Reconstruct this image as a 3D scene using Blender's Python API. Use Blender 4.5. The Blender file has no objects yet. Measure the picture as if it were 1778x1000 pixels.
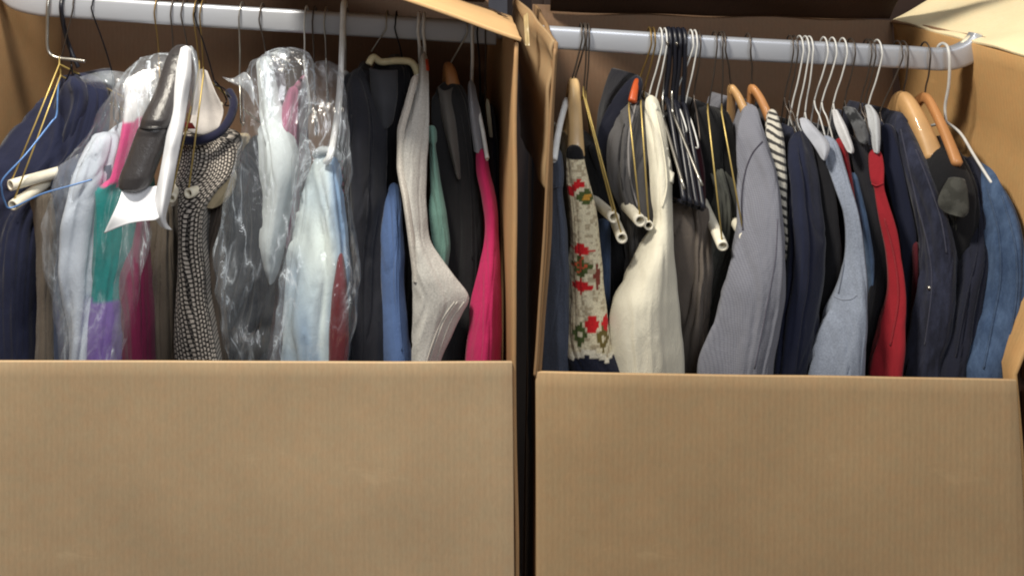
import bpy, math, random
from mathutils import Vector, noise
random.seed(7)
S = bpy.context.scene
COL = S.collection
# ------------------------------------------------------------------ camera
F = 1708.0; VX = 700.0; HY = -97.0; CZ = 1.30; DF = 1.22      # focal in photo px, vanishing point, camera height, distance to the front panels
cam_d = bpy.data.cameras.new('camera'); cam = bpy.data.objects.new('camera', cam_d); COL.objects.link(cam)
cam.location = (0, -DF, CZ); cam.rotation_euler = (math.radians(90), 0, 0)
cam_d.sensor_width = 36; cam_d.lens = 36*F/1778
cam_d.shift_x = (889-VX)/1778; cam_d.shift_y = -(500-HY)/1778
cam_d.clip_start = 0.05; cam_d.clip_end = 60
S.camera = cam
# ------------------------------------------------------------------ world and lamps
W = bpy.data.worlds.new('World'); S.world = W; W.use_nodes = True
W.node_tree.nodes['Background'].inputs[0].default_value = (1.0, 0.93, 0.86, 1)
W.node_tree.nodes['Background'].inputs[1].default_value = 0.22
def area(name, loc, target, size, power, col):
    d = bpy.data.lights.new(name, 'AREA'); d.shape = 'RECTANGLE'; d.size = size[0]; d.size_y = size[1]; d.energy = power; d.color = col
    o = bpy.data.objects.new(name, d); COL.objects.link(o); o.location = loc
    o.rotation_euler = (Vector(target)-Vector(loc)).to_track_quat('-Z', 'Y').to_euler(); return o
area('ceiling_lamp', (-0.38, -0.40, 2.28), (0.15, 0.12, 0.9), (0.30, 0.18), 38, (1.0, 0.93, 0.80))
area('front_fill', (0.75, -2.2, 2.5), (0.1, 0.1, 0.8), (1.2, 0.7), 27, (0.93, 0.96, 1.0))  # added soft fill from the front, not an actual window
S.view_settings.view_transform = 'Standard'; S.view_settings.look = 'None'
S.view_settings.exposure = -0.04; S.view_settings.gamma = 1.0
S.cycles.filter_width = 2.0

# ------------------------------------------------------------------ helpers
def P(x, y, d):
    "photo pixel at distance d in front of the camera -> world point"
    return Vector(((x-VX)*d/F, d-DF, CZ-(y-HY)*d/F))
def lin(c):
    return tuple(((v/255)/12.92 if v/255 <= 0.04045 else (((v/255)+0.055)/1.055)**2.4) for v in c)
def tag(o, label=None, cat=None, group=None, kind=None):
    if label: o['label'] = label
    if cat: o['category'] = cat
    if group: o['group'] = group
    if kind: o['kind'] = kind
    return o
def empty(name, loc, label=None, cat=None, group=None):
    o = bpy.data.objects.new(name, None); COL.objects.link(o); o.location = loc; o.empty_display_size = 0.02
    return tag(o, label, cat, group)
def mesh(name, V, Fc, m, parent=None, smooth=True, uv=None, col=None, sub=0, solid=0):
    me = bpy.data.meshes.new(name)
    if parent is not None:
        r = parent
        off = Vector((0, 0, 0))
        while r is not None: off = off + r.location; r = r.parent
    else:
        lo = min(v[2] for v in V); off = Vector((sum(v[0] for v in V)/len(V), sum(v[1] for v in V)/len(V), lo))
    me.from_pydata([Vector(v)-off for v in V], [], Fc); me.update()
    if smooth: me.polygons.foreach_set('use_smooth', [True]*len(me.polygons))
    if uv:
        l = me.uv_layers.new(name='UVMap')
        for lp in me.loops: l.data[lp.index].uv = uv[lp.vertex_index]
    if col:
        a = me.color_attributes.new('Col', 'FLOAT_COLOR', 'POINT')
        for i, c in enumerate(col): a.data[i].color = (c[0], c[1], c[2], 1)
    me.materials.append(m)
    o = bpy.data.objects.new(name, me); COL.objects.link(o)
    if parent is not None: o.parent = parent
    else: o.location = off
    if solid:
        md = o.modifiers.new('solid', 'SOLIDIFY'); md.thickness = solid; md.offset = 0
    if sub:
        md = o.modifiers.new('sub', 'SUBSURF'); md.levels = sub; md.render_levels = sub
    return o
def interp(keys, t):
    "Catmull-Rom through (t, v0, v1, ...) keys with clamped slopes"
    if t <= keys[0][0]: return keys[0][1:]
    if t >= keys[-1][0]: return keys[-1][1:]
    for i in range(len(keys)-1):
        if keys[i][0] <= t <= keys[i+1][0]: break
    a, b = keys[i], keys[i+1]; p = keys[max(i-1, 0)]; q = keys[min(i+2, len(keys)-1)]
    h = b[0]-a[0]; s = (t-a[0])/h; out = []
    for k in range(1, len(a)):
        m0 = (b[k]-p[k])/(b[0]-p[0])*h if b[0] != p[0] else 0
        m1 = (q[k]-a[k])/(q[0]-a[0])*h if q[0] != a[0] else 0
        dd = b[k]-a[k]; lim = 3*abs(dd)
        m0 = max(-lim, min(lim, m0)); m1 = max(-lim, min(lim, m1))
        out.append((2*s**3-3*s*s+1)*a[k]+(s**3-2*s*s+s)*m0+(-2*s**3+3*s*s)*b[k]+(s**3-s*s)*m1)
    return out
def spline(pts, n=6):
    if len(pts) < 3: return [Vector(p) for p in pts]
    out = []; P_ = [Vector(p) for p in pts]
    for i in range(len(P_)-1):
        a, b = P_[i], P_[i+1]; p = P_[i-1] if i else a; q = P_[i+2] if i+2 < len(P_) else b
        for k in range(n):
            s = k/n
            out.append((a*2+(b-p)*s+(p*2-a*5+b*4-q)*s*s+(a*3-b*3+q-p)*s**3)*0.5)
    out.append(P_[-1]); return out
def tube_geo(pts, r, seg=8, rz=None, V=None, Fc=None):
    "tube along pts; r a radius, a list or (across, up) pairs"
    V = [] if V is None else V; Fc = [] if Fc is None else Fc
    base = len(V); n = len(pts); N = None
    for i, p in enumerate(pts):
        t = (pts[min(i+1, n-1)]-pts[max(i-1, 0)]).normalized()
        if N is None:
            N = t.cross(Vector((0, 1, 0)) if abs(t.y) < 0.8 else Vector((0, 0, 1))).normalized()
        else:
            N = (N-t*N.dot(t)).normalized()
        B = t.cross(N)
        ri = r[i] if isinstance(r, (list, tuple)) and not isinstance(r, tuple) else r
        ra, rb = ri if isinstance(ri, tuple) else (ri, ri)
        for k in range(seg):
            a = 2*math.pi*k/seg
            V.append(p+N*math.cos(a)*ra+B*math.sin(a)*rb)
    for i in range(n-1):
        for k in range(seg):
            k2 = (k+1) % seg
            Fc.append((base+i*seg+k, base+i*seg+k2, base+(i+1)*seg+k2, base+(i+1)*seg+k))
    Fc.append(tuple(base+k for k in range(seg))[::-1]); Fc.append(tuple(base+(n-1)*seg+k for k in range(seg)))
    return V, Fc
def tube(name, pts, r, m, parent=None, n=6, seg=8):
    V, Fc = tube_geo(spline(pts, n) if n > 1 else [Vector(p) for p in pts], r, seg)
    return mesh(name, V, Fc, m, parent)

# ------------------------------------------------------------------ materials
MATS = {}
def newmat(name):
    m = bpy.data.materials.new(name); m.use_nodes = True; nt = m.node_tree
    b = nt.nodes['Principled BSDF']; return m, nt, b
def N_(nt, t, **kw):
    n = nt.nodes.new(t)
    for k, v in kw.items():
        if k in n.inputs: n.inputs[k].default_value = v
        else: setattr(n, k, v)
    return n
def ramp(nt, src, stops):
    r = nt.nodes.new('ShaderNodeValToRGB'); e = r.color_ramp.elements
    while len(e) < len(stops): e.new(0.5)
    for i, (p, c) in enumerate(stops): e[i].position = p; e[i].color = tuple(c)+(1,)
    nt.links.new(src, r.inputs[0]); return r
def mixc(nt, f, a, b, mode='MIX'):
    n = nt.nodes.new('ShaderNodeMix'); n.data_type = 'RGBA'; n.blend_type = mode
    for i, s in ((0, f), (6, a), (7, b)):
        if isinstance(s, (int, float)): n.inputs[i].default_value = s
        elif isinstance(s, tuple): n.inputs[i].default_value = s if len(s) == 4 else s+(1,)
        else: nt.links.new(s, n.inputs[i])
    return n.outputs[2]
def mathn(nt, op, a, b=0.0):
    n = nt.nodes.new('ShaderNodeMath'); n.operation = op
    for i, s in ((0, a), (1, b)):
        if isinstance(s, (int, float)): n.inputs[i].default_value = s
        else: nt.links.new(s, n.inputs[i])
    return n.outputs[0]
def cloth(rgb, kind='plain', rgb2=None, rough=0.9, var=0.25, attr=False, k=1.0):
    key = (rgb, kind, rgb2, rough, var, attr, k)
    if key in MATS: return MATS[key]
    def alb(q):
        l_ = lin(q); y_ = 0.2*l_[0]+0.7*l_[1]+0.1*l_[2]; f_ = 0.36+0.46*min(1, y_/0.35); g_ = 0.12
        return tuple((v*(1-g_)+y_*g_)*f_*k for v in l_)
    c = alb(rgb); c2 = alb(rgb2) if rgb2 else None
    m, nt, b = newmat('cloth'); L = nt.links.new
    uv = N_(nt, 'ShaderNodeUVMap', uv_map='UVMap'); sep = N_(nt, 'ShaderNodeSeparateXYZ'); L(uv.outputs[0], sep.inputs[0])
    tc = N_(nt, 'ShaderNodeTexCoord')
    nz = N_(nt, 'ShaderNodeTexNoise', Scale=14.0, Detail=5.0, Roughness=0.6); L(tc.outputs['Object'], nz.inputs['Vector'])
    base = c + (1,)
    if attr:
        at = N_(nt, 'ShaderNodeAttribute', attribute_name='Col'); base = at.outputs['Color']
    if kind == 'stripe':
        w = mathn(nt, 'FRACT', mathn(nt, 'ADD', mathn(nt, 'MULTIPLY', nz.outputs[0], 1.6), mathn(nt, 'MULTIPLY', mathn(nt, 'ADD', sep.outputs[1], mathn(nt, 'MULTIPLY', sep.outputs[0], 0.35)), 84.0)))
        st = ramp(nt, w, [(0.0, (0, 0, 0)), (0.5, (0, 0, 0)), (0.58, (1, 1, 1)), (0.93, (1, 1, 1)), (1.0, (0, 0, 0))])
        base = mixc(nt, st.outputs[0], base, c2)
    if kind == 'check':
        ch = N_(nt, 'ShaderNodeTexChecker', Scale=1.0)
        nd = N_(nt, 'ShaderNodeTexNoise', Scale=60.0, Detail=2.0); L(uv.outputs[0], nd.inputs['Vector'])
        vm = N_(nt, 'ShaderNodeVectorMath', operation='MULTIPLY'); L(uv.outputs[0], vm.inputs[0]); vm.inputs[1].default_value = (330, 300, 1)
        va = N_(nt, 'ShaderNodeVectorMath', operation='ADD'); L(vm.outputs[0], va.inputs[0])
        vs = N_(nt, 'ShaderNodeVectorMath', operation='SCALE'); L(nd.outputs['Color'], vs.inputs[0]); vs.inputs['Scale'].default_value = 1.6
        L(vs.outputs[0], va.inputs[1]); L(va.outputs[0], ch.inputs['Vector'])
        g20 = mathn(nt, 'GREATER_THAN', mathn(nt, 'FRACT', mathn(nt, 'MULTIPLY', sep.outputs[0], 85.0)), 0.5)
        dis = mathn(nt, 'MULTIPLY', nd.outputs[0], 0.9); n1 = mathn(nt, 'FRACT', mathn(nt, 'ADD', dis, mathn(nt, 'ADD', mathn(nt, 'MULTIPLY', sep.outputs[1], 165.0), mathn(nt, 'MULTIPLY', g20, 0.35)))); g = mathn(nt, 'GREATER_THAN', n1, 0.34)
        n2 = mathn(nt, 'FRACT', mathn(nt, 'MULTIPLY', sep.outputs[0], 170.0)); g2 = mathn(nt, 'GREATER_THAN', n2, 0.5)
        f = mathn(nt, 'MULTIPLY', g, mathn(nt, 'ADD', mathn(nt, 'MULTIPLY', g2, 0.75), mathn(nt, 'MULTIPLY', ch.outputs['Fac'], 0.25)))
        base = mixc(nt, f, base, c2)
    if kind == 'dots':
        vo = N_(nt, 'ShaderNodeTexVoronoi', Scale=95.0, Randomness=0.1); L(uv.outputs[0], vo.inputs['Vector'])
        g = mathn(nt, 'LESS_THAN', vo.outputs['Distance'], 0.3); base = mixc(nt, g, base, c2)
    if kind == 'denim':
        nd = N_(nt, 'ShaderNodeTexNoise', Scale=38.0, Detail=6.0, Roughness=0.75); 
        mp = N_(nt, 'ShaderNodeMapping'); mp.inputs['Scale'].default_value = (1.0, 1.0, 0.3); L(tc.outputs['Object'], mp.inputs[0]); L(mp.outputs[0], nd.inputs['Vector'])
        r_ = ramp(nt, nd.outputs[0], [(0.42, (0, 0, 0)), (0.72, (1, 1, 1))])
        base = mixc(nt, r_.outputs[0], base, c2 or tuple(min(1, v*2.2) for v in c))
    if kind == 'camo':
        nd = N_(nt, 'ShaderNodeTexNoise', Scale=60.0, Detail=3.0); L(tc.outputs['Object'], nd.inputs['Vector'])
        r_ = ramp(nt, nd.outputs[0], [(0.45, (0, 0, 0)), (0.55, (1, 1, 1))]); base = mixc(nt, r_.outputs[0], base, c2)
    if kind == 'knit' or kind == 'heather':
        nd = N_(nt, 'ShaderNodeTexNoise', Scale=520.0, Detail=2.0); L(tc.outputs['Object'], nd.inputs['Vector'])
        r_ = ramp(nt, nd.outputs[0], [(0.3, (0.82, 0.82, 0.82)), (0.7, (1.14, 1.14, 1.14))]); base = mixc(nt, 1.0, base, r_.outputs[0], 'MULTIPLY')
    if kind == 'fineline':
        w = mathn(nt, 'FRACT', mathn(nt, 'MULTIPLY', sep.outputs[1], 330.0))
        w2 = mathn(nt, 'FRACT', mathn(nt, 'MULTIPLY', sep.outputs[0], 380.0))
        f = mathn(nt, 'MULTIPLY', mathn(nt, 'ADD', mathn(nt, 'GREATER_THAN', w, 0.6), mathn(nt, 'GREATER_THAN', w2, 0.6)), 0.2)
        base = mixc(nt, f, base, c2)
    mo = ramp(nt, nz.outputs[0], [(0.25, (1-var,)*3), (0.75, (1+var*0.6,)*3)])
    base = mixc(nt, 1.0, base, mo.outputs[0], 'MULTIPLY'); L(base, b.inputs['Base Color'])
    b.inputs['Roughness'].default_value = rough; b.inputs['Specular IOR Level'].default_value = 0.25 if rough > 0.6 else 0.5
    b.inputs['Sheen Weight'].default_value = 0.12 if rough > 0.6 else 0; b.inputs['Sheen Roughness'].default_value = 0.5
    # weave + small creases
    wv = N_(nt, 'ShaderNodeTexNoise', Scale=650.0 if kind != 'knit' else 330.0, Detail=2.0); L(tc.outputs['Object'], wv.inputs['Vector'])
    cr = N_(nt, 'ShaderNodeTexNoise', Scale=42.0, Detail=4.0, Roughness=0.6, Distortion=0.6)
    mp2 = N_(nt, 'ShaderNodeMapping'); mp2.inputs['Scale'].default_value = (1.4, 1.4, 0.55); L(tc.outputs['Object'], mp2.inputs[0]); L(mp2.outputs[0], cr.inputs['Vector'])
    b1 = N_(nt, 'ShaderNodeBump', Strength=0.35, Distance=0.0012 if kind != 'knit' else 0.003); L(wv.outputs[0], b1.inputs['Height'])
    b2 = N_(nt, 'ShaderNodeBump', Strength=0.5, Distance=0.0035); L(cr.outputs[0], b2.inputs['Height']); L(b1.outputs[0], b2.inputs['Normal'])
    L(b2.outputs[0], b.inputs['Normal'])
    MATS[key] = m; return m
def simple(rgb, rough=0.5, metal=0.0, bump=0.0, scale=60, var=0.15, coat=0.0, stretch=(1, 1, 1)):
    key = ('s', rgb, rough, metal, bump, scale, var, coat, stretch)
    if key in MATS: return MATS[key]
    m, nt, b = newmat('surface'); L = nt.links.new; c = lin(rgb)
    tc = N_(nt, 'ShaderNodeTexCoord'); mp = N_(nt, 'ShaderNodeMapping'); mp.inputs['Scale'].default_value = stretch; L(tc.outputs['Object'], mp.inputs[0])
    nz = N_(nt, 'ShaderNodeTexNoise', Scale=float(scale), Detail=5.0, Roughness=0.6); L(mp.outputs[0], nz.inputs['Vector'])
    mo = ramp(nt, nz.outputs[0], [(0.25, tuple(v*(1-var) for v in c)), (0.75, tuple(min(1, v*(1+var*0.7)) for v in c))]); L(mo.outputs[0], b.inputs['Base Color'])
    b.inputs['Roughness'].default_value = rough; b.inputs['Metallic'].default_value = metal; b.inputs['Coat Weight'].default_value = coat
    if bump:
        bp = N_(nt, 'ShaderNodeBump', Strength=0.5, Distance=bump); L(nz.outputs[0], bp.inputs['Height']); L(bp.outputs[0], b.inputs['Normal'])
    MATS[key] = m; return m
def cardboard(rgb, axis='X', freq=1.0, strong=1.0):
    key = ('cb', rgb, axis, freq, strong)
    if key in MATS: return MATS[key]
    m, nt, b = newmat('cardboard'); L = nt.links.new; c = lin(rgb)
    tc = N_(nt, 'ShaderNodeTexCoord')
    wv = N_(nt, 'ShaderNodeTexWave', Scale=float(42*freq), Distortion=1.2, Detail=2.0, bands_direction=axis); wv.inputs['Detail Scale'].default_value = 0.6
    L(tc.outputs['Object'], wv.inputs['Vector'])
    n1 = N_(nt, 'ShaderNodeTexNoise', Scale=5.0, Detail=6.0, Roughness=0.55); L(tc.outputs['Object'], n1.inputs['Vector'])
    mp = N_(nt, 'ShaderNodeMapping'); mp.inputs['Scale'].default_value = (1.0, 1.0, 0.25); L(tc.outputs['Object'], mp.inputs[0])
    n2 = N_(nt, 'ShaderNodeTexNoise', Scale=420.0, Detail=3.0, Roughness=0.7); L(mp.outputs[0], n2.inputs['Vector'])
    n3 = N_(nt, 'ShaderNodeTexNoise', Scale=70.0, Detail=3.0); L(tc.outputs['Object'], n3.inputs['Vector'])
    a = ramp(nt, n1.outputs[0], [(0.3, (0.88, 0.87, 0.86)), (0.7, (1.08, 1.07, 1.05))])
    d = ramp(nt, n2.outputs[0], [(0.3, (0.94, 0.94, 0.94)), (0.7, (1.05, 1.05, 1.05))])
    e = ramp(nt, wv.outputs[0], [(0.0, (1-0.02*strong,)*3), (1.0, (1+0.02*strong,)*3)])
    g = ramp(nt, n3.outputs['Color'], [(0.3, (1.03, 0.98, 0.96)), (0.7, (0.97, 1.01, 1.03))])
    base = mixc(nt, 1.0, c, a.outputs[0], 'MULTIPLY')
    for x in (d, e, g): base = mixc(nt, 1.0, base, x.outputs[0], 'MULTIPLY')
    mp4 = N_(nt, 'ShaderNodeMapping'); mp4.inputs['Scale'].default_value = (1.0, 1.0, 3.2); mp4.inputs['Rotation'].default_value = (0.2, 0.5, 0.1); L(tc.outputs['Object'], mp4.inputs[0])
    n4 = N_(nt, 'ShaderNodeTexNoise', Scale=9.0, Detail=8.0, Roughness=0.7, Distortion=0.5); L(mp4.outputs[0], n4.inputs['Vector'])
    sc = ramp(nt, n4.outputs[0], [(0.63, (0, 0, 0)), (0.72, (0.22, 0.22, 0.22))]); base = mixc(nt, sc.outputs[0], base, tuple(min(1, v*1.5) for v in c))
    sd_ = ramp(nt, n4.outputs[0], [(0.28, (0.20, 0.20, 0.20)), (0.36, (0, 0, 0))]); base = mixc(nt, sd_.outputs[0], base, tuple(v*0.55 for v in c))
    L(base, b.inputs['Base Color']); b.inputs['Roughness'].default_value = 0.72; b.inputs['Specular IOR Level'].default_value = 0.25
    b1 = N_(nt, 'ShaderNodeBump', Strength=0.16*strong, Distance=0.0006); L(wv.outputs[0], b1.inputs['Height'])
    b2 = N_(nt, 'ShaderNodeBump', Strength=0.3, Distance=0.004); L(n1.outputs[0], b2.inputs['Height']); L(b1.outputs[0], b2.inputs['Normal'])
    L(b2.outputs[0], b.inputs['Normal']); MATS[key] = m; return m
def film(tint=(0.80, 0.89, 1.0), dens=0.1, streak=0.6, seed=0.0):
    m, nt, b = newmat('clear_film'); L = nt.links.new
    out = nt.nodes['Material Output']
    tc = N_(nt, 'ShaderNodeTexCoord'); mp = N_(nt, 'ShaderNodeMapping'); mp.inputs['Scale'].default_value = (1.0, 1.0, 0.26); mp.inputs['Location'].default_value = (seed, seed, 0)
    mp.inputs['Rotation'].default_value = (0, 0.35, 0); L(tc.outputs['Object'], mp.inputs[0])
    n1 = N_(nt, 'ShaderNodeTexNoise', Scale=14.0, Detail=6.0, Roughness=0.54, Distortion=1.0); L(mp.outputs[0], n1.inputs['Vector'])
    ridge = mathn(nt, 'ABSOLUTE', mathn(nt, 'SUBTRACT', n1.outputs[0], 0.5))
    r = ramp(nt, ridge, [(0.0, (1, 1, 1)), (0.009, (0.3, 0.3, 0.3)), (0.035, (0, 0, 0))])
    n2 = N_(nt, 'ShaderNodeTexNoise', Scale=8.0, Detail=3.0, Roughness=0.5); L(mp.outputs[0], n2.inputs['Vector'])
    r2 = ramp(nt, n2.outputs[0], [(0.44, (0, 0, 0)), (0.66, (1, 1, 1))])
    lw = N_(nt, 'ShaderNodeLayerWeight', Blend=0.35)
    fac = mathn(nt, 'MULTIPLY', r.outputs[0], mathn(nt, 'ADD', mathn(nt, 'MULTIPLY', r2.outputs[0], streak), 0.12))  # white streaks along the ridges paint crease highlights into the film
    fac = mathn(nt, 'ADD', fac, mathn(nt, 'MULTIPLY', r2.outputs[0], dens*3.5)); fac = mathn(nt, 'ADD', fac, dens)  # soft patches lay a painted bluish haze over the film
    fac = mathn(nt, 'ADD', fac, mathn(nt, 'MULTIPLY', mathn(nt, 'POWER', lw.outputs['Facing'], 3.0), 0.16))
    fac = mathn(nt, 'MINIMUM', fac, 0.92)
    b.inputs['Base Color'].default_value = tuple(tint)+(1,); b.inputs['Roughness'].default_value = 0.16; b.inputs['Specular IOR Level'].default_value = 1.0
    gl = N_(nt, 'ShaderNodeBsdfGlossy', Roughness=0.13); tr = N_(nt, 'ShaderNodeBsdfTransparent')
    bp = N_(nt, 'ShaderNodeBump', Strength=1.0, Distance=0.014); L(n1.outputs[0], bp.inputs['Height']); L(bp.outputs[0], b.inputs['Normal']); L(bp.outputs[0], gl.inputs['Normal'])
    m1 = N_(nt, 'ShaderNodeMixShader'); L(fac, m1.inputs[0]); L(tr.outputs[0], m1.inputs[1]); L(b.outputs[0], m1.inputs[2])
    m2 = N_(nt, 'ShaderNodeMixShader'); m2.inputs[0].default_value = 0.07; L(m1.outputs[0], m2.inputs[1]); L(gl.outputs[0], m2.inputs[2])
    L(m2.outputs[0], out.inputs[0]); return m

CB_FRONT_L = cardboard((190, 165, 132)); CB_FRONT_R = cardboard((180, 152, 116))
CB_IN = cardboard((176, 134, 88), 'X'); CB_SIDE = cardboard((178, 142, 102), 'Y'); CB_BACK_SHADED = cardboard((116, 92, 73), 'X'); CB_FLAP = cardboard((206, 170, 124), 'Y')  # back board is darkened, the boxes' inner shade is in its colour
CB_EDGE = cardboard((205, 176, 134))
CB_LIT = cardboard((250, 234, 194), 'Y')  # lighter copy of the board, strong lamplight painted into the colour
ROD = simple((180, 184, 193), 0.36, 0.4, 0.0004, 25, 0.08, stretch=(0.3, 1, 1))
BLACKWIRE = simple((30, 30, 36), 0.35, 0.6); DARKWIRE = simple((84, 76, 70), 0.4, 0.6); WHITEWIRE = simple((206, 206, 204), 0.35)
GOLD = simple((196, 172, 104), 0.4, 0.5); BRASS = simple((128, 104, 60), 0.4, 0.6); BLUEWIRE = simple((88, 128, 185), 0.4, 0.3); STEEL = simple((175, 172, 165), 0.28, 0.9)
BLACKPLASTIC = simple((24, 26, 36), 0.38); WHITEPLASTIC = simple((232, 235, 236), 0.3)
WOOD = simple((196, 154, 104), 0.5, 0.0, 0.0004, 30, 0.3, 0.3, (1, 0.25, 0.6)); WOODORANGE = simple((182, 128, 80), 0.5, 0.0, 0.0004, 30, 0.25, 0.3, (1, 0.25, 0.6))
WOODPALE = simple((232, 196, 142), 0.38, 0.0, 0.0004, 30, 0.25, 0.3, (1, 1, 0.3))
TUBECARD = simple((232, 226, 208), 0.6, 0.0, 0.0006, 80, 0.08); HOLE = simple((50, 44, 38), 0.9)

# ------------------------------------------------------------------ setting
def quadbox(name, x0, x1, y0, y1, z0, z1, m, parent=None):
    V = [(x, y, z) for x in (x0, x1) for y in (y0, y1) for z in (z0, z1)]
    Fc = [(0, 1, 3, 2), (4, 6, 7, 5), (0, 4, 5, 1), (2, 3, 7, 6), (0, 2, 6, 4), (1, 5, 7, 3)]
    o = mesh(name, [Vector(v) for v in V], Fc, m, parent, smooth=False)
    bv = o.modifiers.new('bev', 'BEVEL'); bv.width = 0.003; bv.segments = 2; return o
FLOOR = simple((120, 116, 110), 0.8, 0, 0.002, 8, 0.2)
tag(mesh('floor', [(-4, -4, 0), (4, -4, 0), (4, 4, 0), (-4, 4, 0)], [(0, 1, 2, 3)], FLOOR, smooth=False), kind='structure')
tag(quadbox('wall', -4, 4, 2.2, 2.3, 0.004, 3.2, simple((112, 116, 132), 0.85, 0, 0.001, 10, 0.1)), kind='structure')

# ------------------------------------------------------------------ panels of cardboard
def panel(name, A, B, C, D, m, parent, th=0.005, nu=24, nv=24, bulge=0.0, wob=0.0015, seed=0, label=None):
    "A-B bottom edge, D-C top edge (each a point or polyline)"
    def ev(e, t):
        if isinstance(e, list):
            s = t*(len(e)-1); i = min(int(s), len(e)-2); return e[i].lerp(e[i+1], s-i)
        return e
    V = []; Fc = []
    for j in range(nv+1):
        v = j/nv
        for i in range(nu+1):
            u = i/nu
            p = A.lerp(B, u).lerp(D.lerp(C, u), v)
            V.append(p)
    n = (B-A).cross(D-A).normalized()
    for j in range(nv+1):
        for i in range(nu+1):
            u = i/nu; v = j/nv; k = j*(nu+1)+i
            V[k] = V[k]+n*(bulge*math.sin(math.pi*u)*math.sin(math.pi*min(1, v*1.0))+wob*noise.noise(Vector((u*4, v*4, seed+3.3)))*2)
    for j in range(nv):
        for i in range(nu):
            a = j*(nu+1)+i; Fc.append((a, a+1, a+nu+2, a+nu+1))
    o = mesh(name, V, Fc, m, parent, solid=th)
    bv = o.modifiers.new('bev', 'BEVEL'); bv.width = 0.0012; bv.segments = 2; bv.limit_method = 'ANGLE'
    if label: o['label'] = label
    return o
def loftpanel(name, E0, E1, m, parent, th=0.005, n=20, rows=30, wob=0.002, seed=0):
    "sheet between two polylines E0 (front edge, bottom to top) and E1 (back edge)"
    def ev(e, t):
        s = t*(len(e)-1); i = min(int(s), len(e)-2); return e[i].lerp(e[i+1], s-i)
    V = []; Fc = []
    for j in range(rows+1):
        a = ev(E0, j/rows); b = ev(E1, j/rows)
        for i in range(n+1):
            u = i/n; p = a.lerp(b, u); p.x += wob*2*noise.noise(Vector((u*3, j/rows*5, seed)))
            V.append(p)
    for j in range(rows):
        for i in range(n):
            a = j*(n+1)+i; Fc.append((a, a+1, a+n+2, a+n+1))
    o = mesh(name, V, Fc, m, parent, solid=th)
    bv = o.modifiers.new('bev', 'BEVEL'); bv.width = 0.001; bv.segments = 1; bv.limit_method = 'ANGLE'
    return o
V3 = Vector
DB = 1.68; YB = DB-DF
# left box
BL = empty('wardrobe_box', (-0.22, 0.23, 0), 'brown cardboard wardrobe box on the left with one top flap folded inward over its rod', 'cardboard box', 'open cardboard wardrobe boxes')
zt = P(890, 627, DF).z
panel('front_panel', V3((-0.612, -0.002, 0.01)), V3((0.142, -0.002, 0.01)), V3((0.1355, 0, P(890, 628, DF).z)), V3((-0.60, 0, P(0, 626, DF).z)), CB_FRONT_L, BL, bulge=-0.008, nu=40, nv=40)
panel('back_panel', V3((-0.585, YB, 0.01)), V3((0.14, YB, 0.01)), V3((0.146, YB, 1.205)), V3((-0.585, YB, 1.24)), CB_BACK_SHADED, BL, wob=0.003, seed=4)
panel('side_panel', V3((-0.605, 0.004, 0.01)), V3((-0.585, YB-0.004, 0.01)), V3((-0.585, YB-0.004, 1.27)), V3((-0.60, 0.004, 1.26)), CB_SIDE, BL, seed=8)
pR = [V3((0.1425, 0.004, 0.01)), V3((0.1405, 0.004, 0.5)), V3((0.1385, 0.004, 0.78)), V3((0.139, 0.004, 1.0)), P(897, 74, DF+0.004)]
pRb = [V3((0.142, YB-0.004, 0.01)), V3((0.142, YB-0.004, 0.5)), V3((0.142, YB-0.004, 0.78)), V3((0.143, YB-0.004, 1.0)), V3((0.150, YB-0.004, 1.185))]
loftpanel('side_panel', pR, pRb, CB_SIDE, BL, seed=2)
h0 = P(905, 71, DF); h1 = P(887, 33, 1.57)
o = panel('top_flap', h0, h1, h1+V3((-0.33, 0.0, 0.115)), h0+V3((-0.33, 0, 0.115)), CB_FLAP, BL, th=0.005, wob=0.002, seed=5)
# torn paper along the flap
V = []; Fc = []; e1 = h1-h0; e2 = V3((-0.33, 0, 0.115)); pn = e1.cross(e2).normalized(); pn = pn if pn.z > 0 else -pn
for (x, y, w) in [(832, 11, 4), (839, 14, 6), (846, 17, 5), (853, 20, 7), (861, 24, 5), (868, 28, 6), (875, 32, 4)]:
    cl = V3((0, -DF, CZ)); dr = (P(x, y+3, 1.0)-cl).normalized(); tt = (h0-cl).dot(pn)/dr.dot(pn); c = cl+dr*tt+pn*0.0062; b = len(V); sx = w*0.0011
    for q in range(9):
        a = q/9*2*math.pi; V.append(c+e2.normalized()*math.cos(a)*sx*1.3+e1.normalized()*math.sin(a)*sx*(1.0+random.random()*1.4))
    Fc.append(tuple(range(b, b+9)))
mesh('torn_patch', V, Fc, simple((62, 44, 32), 0.9), BL, smooth=False)
panel('rear_flap', V3((-0.583, YB-0.006, 1.235)), V3((0.140, YB-0.006, 1.20)), V3((0.135, 0.20, 1.40)), V3((-0.58, 0.20, 1.42)), CB_BACK_SHADED, BL, wob=0.004, seed=6)
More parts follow.
